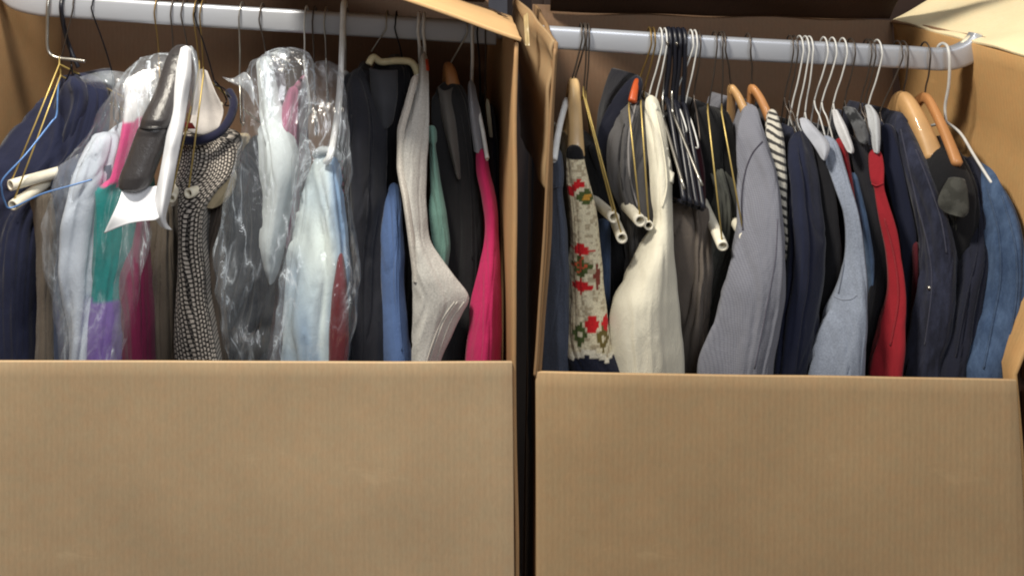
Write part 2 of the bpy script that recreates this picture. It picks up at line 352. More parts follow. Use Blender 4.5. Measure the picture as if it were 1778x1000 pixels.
# right box
BR = empty('wardrobe_box', (0.5, 0.23, 0), 'brown cardboard wardrobe box on the right with a brightly lit top flap opened outward', 'cardboard box', 'open cardboard wardrobe boxes')
XR0, XR1 = P(932, 645, DF).x, P(1762, 658, DF).x
panel('front_panel', V3((XR0, -0.002, 0.01)), V3((XR1+0.045, -0.002, 0.01)), P(1763, 658, DF), P(930, 645, DF), CB_FRONT_R, BR, bulge=-0.008, nu=40, nv=40, seed=11)
panel('back_panel', V3((0.20, YB, 0.01)), V3((0.845, YB, 0.01)), P(1548, 36, DB), P(925, 8, DB), CB_BACK_SHADED, BR, wob=0.003, seed=14)
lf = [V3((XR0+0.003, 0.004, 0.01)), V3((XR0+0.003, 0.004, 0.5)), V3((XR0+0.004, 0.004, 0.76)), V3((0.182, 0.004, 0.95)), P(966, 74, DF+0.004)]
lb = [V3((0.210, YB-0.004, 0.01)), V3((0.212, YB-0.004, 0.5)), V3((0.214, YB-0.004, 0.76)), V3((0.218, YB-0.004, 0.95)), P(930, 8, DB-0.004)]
loftpanel('side_panel', lf, lb, cardboard((138, 110, 80), 'Y'), BR, seed=21)  # darker board colour carries the shade on this gap-side wall
rf = [V3((XR1+0.043, 0.004, 0.01)), V3((XR1+0.02, 0.004, 0.5)), P(1763, 650, DF+0.004), P(1835, 500, DF+0.004), P(1860, 300, DF+0.004), P(1834, 116, DF+0.004)]
rb = [V3((0.84, YB-0.004, 0.01)), V3((0.845, YB-0.004, 0.5)), V3((0.847, YB-0.004, 0.76)), V3((0.849, YB-0.004, 0.95)), V3((0.85, YB-0.004, 1.05)), P(1552, 37, DB-0.004)]
loftpanel('side_panel', rf, rb, cardboard((196, 156, 106), 'Y'), BR, seed=23)
g0 = P(1836, 115, DF); g1 = P(1548, 35, DB)
panel('top_flap', g0, g1, g1+V3((0.26, 0.02, 0.125)), g0+V3((0.26, 0, 0.10)), CB_LIT, BR, wob=0.004, seed=31)
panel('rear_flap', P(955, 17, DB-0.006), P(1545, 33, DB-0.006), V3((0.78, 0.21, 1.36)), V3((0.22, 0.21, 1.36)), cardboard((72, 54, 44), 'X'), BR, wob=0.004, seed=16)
# crease strip of the flap that leans into the box over the rod end
k0 = P(1736, 68, 1.385); k1 = P(1552, 36, 1.672)
panel('crease_strip', k0+V3((-0.002, 0, -0.001)), k1, k1+V3((-0.004, 0, -0.003)), P(1668, 62, 1.47), cardboard((150, 116, 88), 'Y'), BR, th=0.003, wob=0.0006, seed=33)
# outer flap folded down in the gap between the boxes
fo = [P(950, 330, DF+0.006), P(951, 250, DF+0.006), P(955, 160, DF+0.006), P(959, 105, DF+0.006), P(963, 72, DF+0.006)]
fb = [V3((0.196, YB-0.05, 0.98)), V3((0.192, YB-0.05, 1.08)), V3((0.186, YB-0.05, 1.14)), V3((0.183, YB-0.05, 1.19)), V3((0.184, YB-0.05, 1.22))]
loftpanel('side_flap', fo, fb, cardboard((150, 126, 96), 'Y', 1.0, 2.0), BR, wob=0.004, seed=41, th=0.004, rows=50)
tube('torn_edge', [P(929, 652, DF+0.0), P(933, 600, DF), P(938, 520, DF), P(946, 400, DF), P(954, 240, DF), P(964, 85, DF)], 0.0022, cardboard((140, 112, 82)), BR, n=8, seg=6)
# tape tab at the top of the gap
panel('tape_tab', P(912, 80, 1.30), P(920, 80, 1.30), P(917, 22, 1.34), P(909, 28, 1.34), simple((150, 132, 96), 0.3), BR, th=0.001, nu=4, nv=8, wob=0.001)

# ------------------------------------------------------------------ rods
DR = 1.43
ROT = [(20, 6), (60, 8), (100, 11), (360, 28), (660, 46), (840, 57), (880, 60)]
ROR = [(940, 64), (970, 66), (1280, 85), (1600, 101), (1720, 106)]
def rody(x):
    T = ROT if x < 900 else ROR
    for a, b in zip(T, T[1:]):
        if x <= b[0]: return a[1]+(b[1]-a[1])*(x-a[0])/(b[0]-a[0])
    return T[-1][1]
def rod(pts, label):
    pts = spline(pts, 8)
    V, Fc = tube_geo(pts, (0.0105, 0.0165), 20)
    # orient: second radius is vertical here
    n = len(pts); V = []
    for i, p in enumerate(pts):
        t = (pts[min(i+1, n-1)]-pts[max(i-1, 0)]).normalized(); B = V3((0, 1, 0)); N = t.cross(B).normalized(); B = N.cross(t)
        for k in range(20):
            a = 2*math.pi*k/20; c, s = math.cos(a), math.sin(a)
            V.append(p+N*math.copysign(abs(s)**0.4, s)*0.0165+B*math.copysign(abs(c)**0.4, c)*0.0105)
    return V, Fc
r = empty('hanging_rod', P(450, 35, DR), 'white metal rod across the top of the left box', 'rod', 'metal hanging rods')
V, Fc = rod([P(14, -22, DR), P(30, -3, DR), P(70, 8, DR), P(120, 12, DR), P(360, 28, DR), P(660, 46, DR), P(820, 56, DR), P(862, 59, DR)], ''); mesh('bar', V, Fc, ROD, r)
tube('end_bend', [P(862, 59, DR), P(872, 56, DR), P(880, 46, DR)], 0.009, ROD, r)
r = empty('hanging_rod', P(1300, 85, DR), 'white metal rod across the right box with upturned end hooked on the side wall', 'rod', 'metal hanging rods')
V, Fc = rod([P(925, 63, DR), P(970, 66, DR), P(1280, 85, DR), P(1560, 99, DR), P(1628, 103, DR), P(1660, 99, DR), P(1684, 88, DR), P(1699, 74, DR), P(1704, 64, DR)], ''); mesh('bar', V, Fc, ROD, r)
tube('end_tab', [P(1704, 66, DR-0.005), P(1696, 63, DR), P(1682, 68, DR), P(1673, 76, DR), P(1670, 82, DR)], 0.0045, simple((236, 226, 200), 0.3, 0.2), r)
tube('rivet', [P(1712, 74, DR-0.02), P(1720, 70, DR-0.014)], 0.007, STEEL, r, n=1, seg=12)

# ------------------------------------------------------------------ hangers
def hookpts(tx, nx, ny, rad=0.021, tilt=None):
    ry = rody(tx); c = P(tx, ry, DR); nk = P(nx, ny, DR); out = []
    rr = 0.0195; base = c+V3((0, 0, 0.0025))
    for a in (-25, 10, 45, 80, 110, 140, 168, 195):
        t = math.radians(a); out.append(base+V3((((a-110)/220)*-0.004, math.cos(t)*(rr-0.002), math.sin(t)*(rr+0.001))))
    q = c.lerp(nk, 0.45); out.append(q+V3((0, -0.010, 0))); out.append(c.lerp(nk, 0.75)+V3((0, -0.003, 0))); out.append(nk)
    return out
RW = 0.00118
def hanger(kind, tx, nx, ny, end, m, label, group, r=RW, hm=None, pad=None):
    nk = P(nx, ny, DR)
    cat = 'hanger'
    root = empty(kind, nk, label, cat, group)
    tube('hook', hookpts(tx, nx, ny), RW*1.1 if hm else r, hm or m, root, n=5, seg=6)
    e = P(*end) if end else nk+V3((0, -0.17, -0.08))
    dv = e-nk; rear = nk+V3((abs(dv.x)*0.35, min(-dv.y, 0.20), dv.z*1.15))
    if kind == 'wire_hanger':
        tube('frame', [nk, nk.lerp(e, 0.12)+V3((0, 0, -0.004)), nk.lerp(e, 0.5)+V3((0, 0, 0.004)), e, e+V3((0, 0.012, -0.006)), e.lerp(rear, 0.5)+V3((0, 0, -0.006)), rear+V3((0, -0.012, -0.006)), rear, nk.lerp(rear, 0.5)+V3((0, 0, 0.004)), nk], r, m, root, n=5, seg=6)
    elif kind == 'plastic_hanger':
        tube('shoulder', [e+V3((0, 0.0, -0.004)), nk.lerp(e, 0.6)+V3((0, 0, 0.008)), nk+V3((0, 0, -0.002)), nk.lerp(rear, 0.6)+V3((0, 0, 0.008)), rear], r*1.1, m, root, n=6, seg=10)
        tube('crossbar', [e+V3((0, 0.004, -0.006)), e.lerp(rear, 0.5)+V3((0, 0, -0.012)), rear], r*0.9, m, root, n=4, seg=8)
    elif kind == 'wooden_hanger':
        w = pad or 0.011
        pts = spline([e, nk.lerp(e, 0.75)+V3((0, 0, 0.006)), nk.lerp(e, 0.35)+V3((0, 0, 0.007)), nk+V3((0, 0, -0.004)), nk.lerp(rear, 0.35)+V3((0, 0, 0.007)), nk.lerp(rear, 0.75)+V3((0, 0, 0.006)), rear], 6)
        n = len(pts); V = []; Fc = []; sg = 14
        for i, p in enumerate(pts):
            t = (pts[min(i+1, n-1)]-pts[max(i-1, 0)]).normalized(); N = V3((1, 0, 0)); B = t.cross(N).normalized(); N = B.cross(t)
            s = abs(i/(n-1)*2-1); a_ = w*(0.75+0.45*s); b_ = w*(1.25-0.25*s)
            if i in (0, n-1): a_ *= 0.6; b_ *= 0.6
            for k in range(sg):
                a = 2*math.pi*k/sg; V.append(p+N*math.copysign(abs(math.cos(a))**0.7, math.cos(a))*a_+B*math.copysign(abs(math.sin(a))**0.7, math.sin(a))*b_)
        for i in range(n-1):
            for k in range(sg): Fc.append((i*sg+k, i*sg+(k+1) % sg, (i+1)*sg+(k+1) % sg, (i+1)*sg+k))
        Fc.append(tuple(range(sg))[::-1]); Fc.append(tuple((n-1)*sg+k for k in range(sg)))
        mesh('shoulder', V, Fc, m, root)
    return root
def tube_hanger(tx, nx, ny, f, b, wm, label, rad=0.0085, wire=True, wtop=None, nd=1.335, group='trouser hangers with cardboard tubes'):
    "f, b: front and back ends of the cardboard tube as (x, y, d)"
    nk = P(nx, ny, DR); root = empty('trouser_hanger', nk, label, 'hanger', group)
    if tx is not None: tube('hook', hookpts(tx, nx, ny), RW, wm, root, n=5, seg=6)
    rad = rad*0.86; a = P(*f); c = P(*b); ax = (c-a).normalized(); far = a+ax*0.32; far.y = min(far.y, YB-0.02)
    n = 12; V = []; Fc = []
    up = ax.cross(V3((1, 0, 0))).normalized(); sd = ax.cross(up)
    rings = [(a+ax*0.02, rad*0.62), (a-ax*0.0, rad*0.66), (a-ax*0.0, rad), (a+ax*0.01, rad*1.02), (a.lerp(far, .3), rad), (a.lerp(far, .7), rad), (far, rad)]
    for p, rr in rings:
        for k in range(n):
            t = 2*math.pi*k/n; V.append(p+up*math.cos(t)*rr+sd*math.sin(t)*rr)
    for i in range(len(rings)-1):
        for k in range(n): Fc.append((i*n+k, i*n+(k+1) % n, (i+1)*n+(k+1) % n, (i+1)*n+k))
    mesh('tube', V, Fc, TUBECARD, root)
    mesh('tube_hole', V[:n], [tuple(range(n))], HOLE, root, smooth=False)
    if wire:
        fk = P(nx, ny, nd); tube('wire', [nk+V3((0, 0, 0.012)), fk, fk.lerp(a, 0.5), a+V3((0, 0.002, 0.004))], 0.0011, wm if wtop is None else wtop, root, n=1, seg=6)
        tube('wire', [nk, nk.lerp(far, 0.15), far], 0.0014, wm if wtop is None else wtop, root, n=3, seg=6)
    return root

# ------------------------------------------------------------------ garments
SEED = [0.0]
def loft(name, rows, m, parent, depth=0.05, N=80, NR=80, fold=0.003, wrinkle=0.0022, pleat=34, ext=230, sq=0.68, colf=None, sub=0, crinkle=0, back=None, opentop=False, openbottom=True, turn=None):
    """rows: (photo y, left x, right x, distance) of the widest section; depth: half depth of the section.
    back: if given the section reaches to that many metres behind the front."""
    SEED[0] += 7.31; sd = SEED[0]; skew = 0.42*math.sin(sd*2.7) if turn is None else turn
    keys = sorted([tuple(r) for r in rows])
    if ext:
        y, a, b, d = keys[-1]; keys.append((y+ext, a-4, b+4, d))
    y0, y1 = keys[0][0], keys[-1][0]; V = []; uv = []; col = [] if colf else None; Fc = []
    vlen = 0; prev = None
    for j in range(NR+1):
        t = j/NR; y = y0+(y1-y0)*(t**1.15)
        xl, xr, d = interp(keys, y)
        wig = min(1.0, (xr-xl)/50)*(1.6 if not crinkle else 5)
        xl += wig*noise.noise(V3((y*0.022, sd, 1.0))); xr += wig*noise.noise(V3((y*0.022, sd, 5.0)))
        c = P((xl+xr)/2, y, d); hw = max(0.002, (xr-xl)/2*d/F)
        cap = 1.0
        if y-y0 < 14: cap = math.sqrt(max(0.0, 1-(1-(y-y0)/14)**2))*0.8+0.2
        if prev is not None: vlen += (c-prev).length
        prev = c; per = 0
        depth_ = depth if crinkle else depth*0.62
        dep = min(depth_, max(hw*1.2, 0.010)) if back is None else depth_
        for k in range(N):
            a = 2*math.pi*k/N; cs, sn = math.cos(a), math.sin(a)
            x = math.copysign(abs(cs)**sq, cs)*hw*cap
            if sn >= 0 or back is None: yy = -math.copysign(abs(sn)**0.9, sn)*dep*cap
            else: yy = abs(sn)**0.7*back*cap
            if not crinkle and sn > 0:
                fr = sn**0.8; x = x*(1-(0.55 if turn is None else 0.0)*fr)+skew*hw*cap*fr
            nx_, ny_ = cs/max(hw, .004), -sn/max(dep, .004); l = math.hypot(nx_, ny_); nx_ /= l; ny_ /= l
            s = math.atan2(sn*dep, cs*hw)*max(hw, dep*0.6)
            pl = noise.noise(V3((s*pleat+sd, c.z*2.6, sd*1.7)))
            pl2 = noise.noise(V3((s*pleat*2.3+sd, c.z*5.0+s*20, sd*0.7)))
            wr = noise.noise(V3((c.x*16+x*16+sd, yy*14, c.z*15+sd)))
            rd = 1-2*abs(noise.noise(V3((x*11+sd, c.z*9+x*14, sd*2.1))))
            cr_ = 1-2.6*abs(noise.noise(V3((s*pleat*0.55+sd*1.3, c.z*2.2+s*6, sd))))
            cr2 = 1-3.0*abs(noise.noise(V3((s*pleat*0.5+c.z*9, c.z*11+sd, sd*0.3))))
            drift = c.z*1.3+0.5*noise.noise(V3((c.z*3, sd, 2)))
            v1 = abs(noise.noise(V3((s*pleat*1.15+drift+sd, c.z*0.9, sd*0.9))))
            v2 = abs(noise.noise(V3((s*pleat*0.8+c.z*7+sd, c.z*2.5-s*12, sd*1.9))))
            val = (1-min(1, v1/0.16))**1.4*0.9+(1-min(1, v2/0.07))**1.6*0.4
            disp = fold*(pl*1.2+0.5*pl2+0.5*cr_-val)+wrinkle*(wr*0.45+rd*0.35+0.4*cr2-0.2)
            if crinkle:
                q = V3((x*20+sd+c.z*3, yy*20, c.z*7)); q2 = V3((x*42+sd+c.z*9, yy*42+c.z*6, c.z*15))
                disp += crinkle*(1-3.2*abs(noise.noise(q)))+crinkle*0.55*(1-3*abs(noise.noise(q2)))+crinkle*2.2*noise.noise(V3((c.z*8, x*9, sd)))
            sc = min(1.0, hw/0.02)*(0.3+0.7*cap)
            V.append(V3((c.x+x+nx_*disp*sc, c.y+yy+ny_*disp*sc, c.z+0.3*disp*sc)))
            uv.append((s, vlen))
            if colf: col.append(colf(cs, sn, y, (xl+xr)/2+cs*(xr-xl)/2, c.z))
    for j in range(NR):
        for k in range(N):
            k2 = (k+1) % N; Fc.append((j*N+k, (j+1)*N+k, (j+1)*N+k2, j*N+k2))
    if not opentop: Fc.append(tuple(range(N)))
    return mesh(name, V, Fc, m, parent, uv=uv, col=col, sub=sub)
from mathutils.bvhtree import BVHTree
def seam(name, o, pts, r, m, parent, lift=0.0003, n=8):
    "sew a line of stitching onto the surface of o (pts are photo pixels)"
    off = V3((0, 0, 0)); q = o
    while q is not None: off = off+q.location; q = q.parent
    bv = BVHTree.FromPolygons([v.co+off for v in o.data.vertices], [tuple(p.vertices) for p in o.data.polygons])
    cl = V3((0, -DF, CZ)); out = []
    for p in spline([V3((a, b, 0)) for a, b in pts], n):
        dr = (P(p.x, p.y, 1.0)-cl).normalized(); h = bv.ray_cast(cl, dr)
        if h[0] is not None and (not out or (h[0]-out[-1]).length < 0.03): out.append(h[0]-dr*lift)
    if len(out) < 3: return None
    return tube(name, out, r, m, parent, n=1, seg=5)
def buttons(o, pts, r, m, parent):
    off = V3((0, 0, 0)); q = o
    while q is not None: off = off+q.location; q = q.parent
    bv = BVHTree.FromPolygons([v.co+off for v in o.data.vertices], [tuple(p.vertices) for p in o.data.polygons]); cl = V3((0, -DF, CZ))
    for a, b in pts:
        dr = (P(a, b, 1.0)-cl).normalized(); h = bv.ray_cast(cl, dr)
        if h[0] is not None: tube('button', [h[0]+h[1]*0.0002*(1 if h[1].dot(dr) < 0 else -1), h[0]-dr*0.0018], r, m, parent, n=1, seg=10)
def part(root, nm='sleeve'):
    for ch in root.children:
        if ch.name.split('.')[0] == nm: return ch
def body_rows(rows, shrink=0.62, push=0.07, xm=0.55):
    "slab behind the sleeve: torso of the garment reaching back over the hanger"
    out = []
    X0 = P((rows[0][1]+rows[0][2])/2, rows[0][0], rows[0][3]).x
    for (y, a, b, d) in rows:
        c = P((a+b)/2, y, d); w = (b-a)/2*d/F*shrink; w = min(w, 0.022); d2 = min(1.42, d+push)
        X = c.x*xm+X0*(1-xm); z = c.z
        yy = HY+(CZ-z)*F/d2; px = VX+X*F/d2; pw = w*F/d2
        out.append((yy, px-pw, px+pw, d2))
    return sorted(out)
def garment(name, label, cat, m, rows, body=True, part='sleeve', group=None, bm=None, **kw):
    c = P((rows[-1][1]+rows[-1][2])/2, rows[-1][0]+230, rows[-1][3])
    root = empty(name, c, label, cat, group)
    loft(part, rows, m, root, **kw)
    if body:
        br = body_rows(rows)
        loft('body' if part != 'body' else 'rear_panel', br, bm or m, root, depth=0.03, back=0.17, N=36, NR=40, fold=0.005, wrinkle=0.004)
    return root
def strip(name, rows, m, parent, d_off=0, **kw):
    return loft(name, rows, m, parent, ext=0, **kw)

navy = cloth((38, 44, 76)); navy2 = cloth((30, 36, 62)); black = cloth((26, 26, 31)); char = cloth((60, 60, 68)); taupe = cloth((120, 108, 95), k=1.25); taupe2 = cloth((100, 88, 78), k=1.3)
# ---- left box, from the left
g = garment('jacket', 'navy blue jacket with broad rounded shoulder at the far left of the left box', 'jacket', cloth((50, 58, 98), var=0.3), [(128, 112, 165, 1.45), (160, 85, 185, 1.44), (215, 32, 190, 1.43), (260, -6, 178, 1.42), (300, -45, 152, 1.41), (360, -55, 90, 1.40), (450, -55, 70, 1.39), (640, -55, 72, 1.39)], depth=0.04, fold=0.006)
g = garment('trousers', 'taupe trousers hanging below the lower cream tube at the far left', 'trousers', taupe, [(330, 48, 92, 1.335), (400, 62, 94, 1.33), (500, 64, 90, 1.33), (640, 62, 92, 1.33)], body=False, part='leg', back=0.2, depth=0.02, pleat=50)
g = garment('trousers', 'slate blue trousers folded over the upper cream tube beside the clear bag', 'trousers', cloth((92, 104, 134)), [(262, 150, 200, 1.38), (290, 100, 195, 1.345), (345, 88, 190, 1.34), (420, 96, 150, 1.35), (500, 90, 130, 1.35), (640, 86, 125, 1.35)], body=False, part='leg', back=0.2, depth=0.025)
def blockcol(cs, sn, y, x, z):
    yy = y+7*noise.noise(V3((x*.05, z*9, 1)))
    if yy < 203: c = (232, 232, 236)
    elif yy < 318: c = (226, 70, 140)
    elif yy < 516: c = (0, 128, 128)
    else: c = (118, 92, 168)
    return lin(c)
g = garment('dress', 'dress with white, pink, teal and purple blocks inside the first clear bag', 'dress', cloth((200, 200, 200), attr=True), [(132, 218, 252, 1.40), (200, 214, 246, 1.36), (310, 190, 226, 1.34), (330, 166, 232, 1.34), (420, 160, 240, 1.335), (510, 158, 222, 1.335), (640, 148, 215, 1.335)], colf=blockcol, N=60, NR=110, body=False, back=0.15, depth=0.03, part='fabric')
g = garment('blouse', 'pale ice blue blouse at the left inside the first clear bag', 'blouse', cloth((196, 208, 226), k=1.1), [(230, 165, 205, 1.38), (300, 130, 190, 1.345), (380, 110, 172, 1.34), (470, 108, 165, 1.335), (560, 120, 165, 1.335), (640, 118, 162, 1.335)], fold=0.007)
g = garment('skirt', 'magenta skirt hanging under the curled white paper', 'skirt', cloth((158, 26, 92)), [(370, 228, 262, 1.36), (450, 214, 258, 1.335), (530, 206, 262, 1.32), (640, 202, 268, 1.315)], body=False, part='fabric', back=0.18, depth=0.03, fold=0.006)
g = garment('trousers', 'taupe brown trousers between the magenta skirt and the checked dress', 'trousers', cloth((116, 104, 90), k=1.25), [(350, 248, 306, 1.37), (430, 250, 304, 1.355), (540, 262, 306, 1.35), (640, 262, 308, 1.35)], body=False, part='leg', back=0.18, depth=0.025, fold=0.008, pleat=45)
# grey tube
root = empty('fabric_tube', P(235, 335, 1.247), 'dark grey shiny padded tube with a band and rounded lower end, beside white paper', 'tube')
GREYSATIN = cloth((84, 80, 82), rough=0.3, var=0.12); DARKSATIN = cloth((52, 50, 54), rough=0.4, var=0.12)
loft('upper_section', [(78, 300, 330, 1.322), (100, 290, 329, 1.307), (150, 272, 320, 1.277), (205, 248, 300, 1.247), (216, 245, 297, 1.247)], GREYSATIN, root, ext=0, depth=0.034, fold=0.0006, wrinkle=0.0012, sq=1, openbottom=False, turn=0.0)
loft('band', [(207, 246, 299, 1.246), (213, 244, 299, 1.246), (219, 242, 297, 1.246)], DARKSATIN, root, ext=0, depth=0.036, fold=0, wrinkle=0.0004, NR=10, sq=1, turn=0.0)
o = loft('lower_section', [(212, 243, 297, 1.247), (232, 238, 294, 1.247), (280, 220, 277, 1.237), (305, 210, 268, 1.232), (322, 208, 260, 1.232), (330, 217, 250, 1.234), (334, 230, 240, 1.235)], GREYSATIN, root, ext=0, depth=0.035, fold=0.0004, wrinkle=0.0008, sq=1, turn=0.0)
strip('cap', [(84, 303, 331, 1.319), (96, 296, 333, 1.309), (120, 318, 330, 1.299)], DARKSATIN, root, depth=0.036, fold=0, wrinkle=0.0004, NR=16, turn=0.0)
# paper
PAPER = simple((222, 224, 230), 0.65, 0, 0.0006, 30, 0.03)
def sheet(name, grid, m, parent, nu=4, nv=4, th=0.0008, wob=0.002, seed=0.0):
    "smooth surface through a grid of points (rows of equal length)"
    R = [spline(r_, nu) for r_ in grid]; C = [spline([R[i][k] for i in range(len(R))], nv) for k in range(len(R[0]))]
    V = []; Fc = []; a = len(C[0]); b = len(C)
    for j in range(a):
        for k in range(b):
            p = C[k][j]; V.append(p+V3((0.3, -1, 0.2))*wob*noise.noise(p*28+V3((seed, 0, 0))))
    for j in range(a-1):
        for k in range(b-1): Fc.append((j*b+k, j*b+k+1, (j+1)*b+k+1, (j+1)*b+k))
    return mesh(name, V, Fc, m, parent, solid=th)
root = empty('paper_sheet', P(285, 400, 1.217), 'long white paper sheet hanging beside the dark grey tube with its lower end curled out', 'paper')
sheet('strip', [[P(314, 84, 1.287), P(324, 80, 1.282), P(333, 86, 1.287)], [P(303, 130, 1.277), P(318, 128, 1.262), P(332, 134, 1.277)], [P(294, 200, 1.247), P(308, 200, 1.232), P(322, 205, 1.247)], [P(283, 270, 1.227), P(294, 270, 1.212), P(308, 275, 1.227)], [P(272, 330, 1.217), P(284, 335, 1.197), P(298, 335, 1.217)], [P(268, 372, 1.212), P(280, 378, 1.192), P(288, 380, 1.207)], [P(278, 392, 1.217), P(288, 398, 1.202), P(299, 400, 1.217)]], PAPER, root, 5, 5, wob=0.009)
sheet('curled_end', [[P(212, 330, 1.217), P(245, 326, 1.232), P(285, 322, 1.222)], [P(205, 352, 1.202), P(240, 352, 1.217), P(288, 350, 1.209)], [P(192, 380, 1.197), P(235, 372, 1.197), P(284, 372, 1.199)], [P(180, 406, 1.202), P(225, 388, 1.192), P(270, 382, 1.194)]], PAPER, root, 5, 5)
# checked dress
CHECK = cloth((34, 30, 34), 'check', (204, 194, 184))
root = garment('dress', 'black and white checked tweed dress with a navy neckline', 'dress', CHECK, [(236, 304, 402, 1.385), (262, 303, 412, 1.37), (300, 306, 404, 1.345), (335, 308, 372, 1.325), (370, 308, 352, 1.315), (420, 308, 350, 1.31), (480, 307, 355, 1.31), (560, 306, 366, 1.31), (640, 303, 378, 1.31)], body=False, part='fabric', depth=0.03, back=0.1, fold=0.0024, wrinkle=0.002, N=96, NR=120, turn=0.0)
tube('neck_trim', [P(303, 234, 1.37), P(320, 243, 1.345), P(348, 244, 1.335), P(378, 232, 1.345), P(398, 208, 1.37), P(406, 180, 1.40), P(398, 160, 1.43)], 0.0062, cloth((40, 42, 82)), root, n=6, seg=12)
sheet('lining', [[P(345, 122, 1.43), P(352, 120, 1.43), P(360, 124, 1.43)], [P(338, 160, 1.41), P(358, 158, 1.42), P(374, 160, 1.41)], [P(334, 195, 1.40), P(362, 195, 1.41), P(388, 192, 1.40)], [P(326, 228, 1.38), P(352, 234, 1.385), P(380, 222, 1.385)]], cloth((190, 184, 180)), root, 5, 5)
sheet('care_label', [[P(318, 212, 1.365), P(334, 214, 1.362)], [P(322, 224, 1.36), P(340, 224, 1.358)]], cloth((190, 60, 50)), root, 3, 3, wob=0)
g = garment('trousers', 'cream trousers folded over a tube just right of the checked dress', 'trousers', cloth((196, 178, 142)), [(250, 392, 418, 1.40), (280, 368, 420, 1.38), (310, 345, 414, 1.355), (338, 330, 405, 1.345), (352, 334, 392, 1.345), (356, 345, 385, 1.345)], body=False, part='fold', back=0.12, depth=0.028, ext=0)
g = garment('trousers', 'dark brown trousers hanging right behind the checked dress', 'trousers', taupe2, [(345, 345, 400, 1.37), (430, 345, 385, 1.36), (520, 352, 392, 1.355), (640, 360, 405, 1.355)], body=False, part='leg', back=0.16, depth=0.025, fold=0.008, pleat=45)
g = garment('dress', 'dark navy dress showing through the second clear bag', 'dress', cloth((34, 44, 62)), [(262, 405, 440, 1.40), (300, 402, 470, 1.37), (400, 400, 486, 1.36), (520, 398, 478, 1.355), (640, 400, 458, 1.355)], part='fabric', body=False, back=0.16, depth=0.03, fold=0.008)
g = garment('shirt', 'white shirt with an upright sleeve inside the second clear bag', 'shirt', cloth((214, 226, 232)), [(100, 446, 470, 1.41), (180, 450, 484, 1.385), (260, 455, 512, 1.355), (330, 460, 508, 1.345), (430, 452, 492, 1.34), (470, 458, 484, 1.34), (490, 466, 476, 1.345)], ext=0, fold=0.006)
g = garment('blouse', 'pink blouse peeking through the second clear bag', 'blouse', cloth((196, 112, 150)), [(150, 500, 520, 1.40), (200, 490, 520, 1.375), (260, 482, 518, 1.36), (330, 490, 520, 1.36), (420, 495, 520, 1.36)], fold=0.006)
g = garment('dress', 'maroon dress seen as a narrow strip between the two clear bags', 'dress', cloth((74, 22, 40)), [(300, 505, 530, 1.38), (440, 480, 512, 1.36), (640, 460, 498, 1.355)], part='fabric', body=False, back=0.14, depth=0.02)
def paleblue(cs, sn, y, x, z):
    t = 0.5+0.5*math.sin(x*0.075+2+noise.noise(V3((x*.02, z*5, 3)))*3); t = min(1, max(0, t*0.7+(cs+1)*0.22+0.5*noise.noise(V3((x*.05, z*14, 0)))))
    a = lin((222, 234, 232)); b = lin((132, 164, 200)); return tuple(a[i]*(1-t)+b[i]*t for i in range(3))
root = garment('shirt', 'pale blue and white shirt under the white tubular hanger in a clear bag', 'shirt', cloth((200, 215, 225), attr=True), [(260, 562, 584, 1.34), (300, 545, 590, 1.33), (380, 522, 602, 1.32), (460, 505, 610, 1.315), (560, 492, 602, 1.31), (640, 482, 600, 1.31)], colf=paleblue, fold=0.008, N=60, NR=90)
tube('collar', [P(548, 270, 1.345), P(558, 262, 1.335), P(580, 264, 1.33), P(588, 276, 1.34)], 0.006, cloth((215, 225, 230)), root, n=5, seg=8)
g = garment('blouse', 'red blouse blurred inside the third clear bag', 'blouse', cloth((150, 34, 52)), [(440, 588, 596, 1.285), (500, 578, 603, 1.272), (580, 572, 606, 1.270), (640, 570, 603, 1.270)], body=False, depth=0.015, fold=0.001, wrinkle=0.001, turn=0.0)
g = garment('scarf', 'dark red dotted scarf hanging behind the white tubular hanger', 'scarf', cloth((90, 22, 44), 'dots', (220, 120, 150)), [(278, 584, 599, 1.35), (340, 583, 600, 1.35), (400, 583, 597, 1.35), (420, 585, 596, 1.35)], ext=0, body=False, part='fabric', depth=0.008)
g = garment('jacket', 'charcoal jacket right of the pale blue bagged shirt', 'jacket', cloth((62, 64, 76)), [(118, 612, 640, 1.43), (150, 600, 655, 1.41), (220, 597, 668, 1.37), (330, 600, 668, 1.345), (450, 606, 662, 1.335), (640, 600, 674, 1.33)], depth=0.05, fold=0.006)
root = garment('blazer', 'black blazer under the cream shaped hanger in the left box', 'blazer', cloth((34, 35, 44)), [(104, 655, 715, 1.43), (150, 640, 722, 1.42), (220, 640, 715, 1.40), (330, 655, 718, 1.385), (640, 640, 722, 1.38)], depth=0.03)
sheet('lapel', [[P(642, 118, 1.40), P(660, 122, 1.39), P(690, 122, 1.40)], [P(644, 165, 1.39), P(665, 175, 1.375), P(690, 165, 1.39)], [P(652, 215, 1.385), P(668, 225, 1.37), P(682, 215, 1.385)]], cloth((86, 88, 96)), root, 5, 5)
g = garment('shirt', 'cornflower blue shirt sleeve hanging right of the charcoal jacket', 'shirt', cloth((96, 130, 190)), [(318, 676, 692, 1.36), (360, 668, 696, 1.345), (430, 663, 699, 1.335), (540, 664, 703, 1.33), (640, 664, 714, 1.33)], fold=0.004)
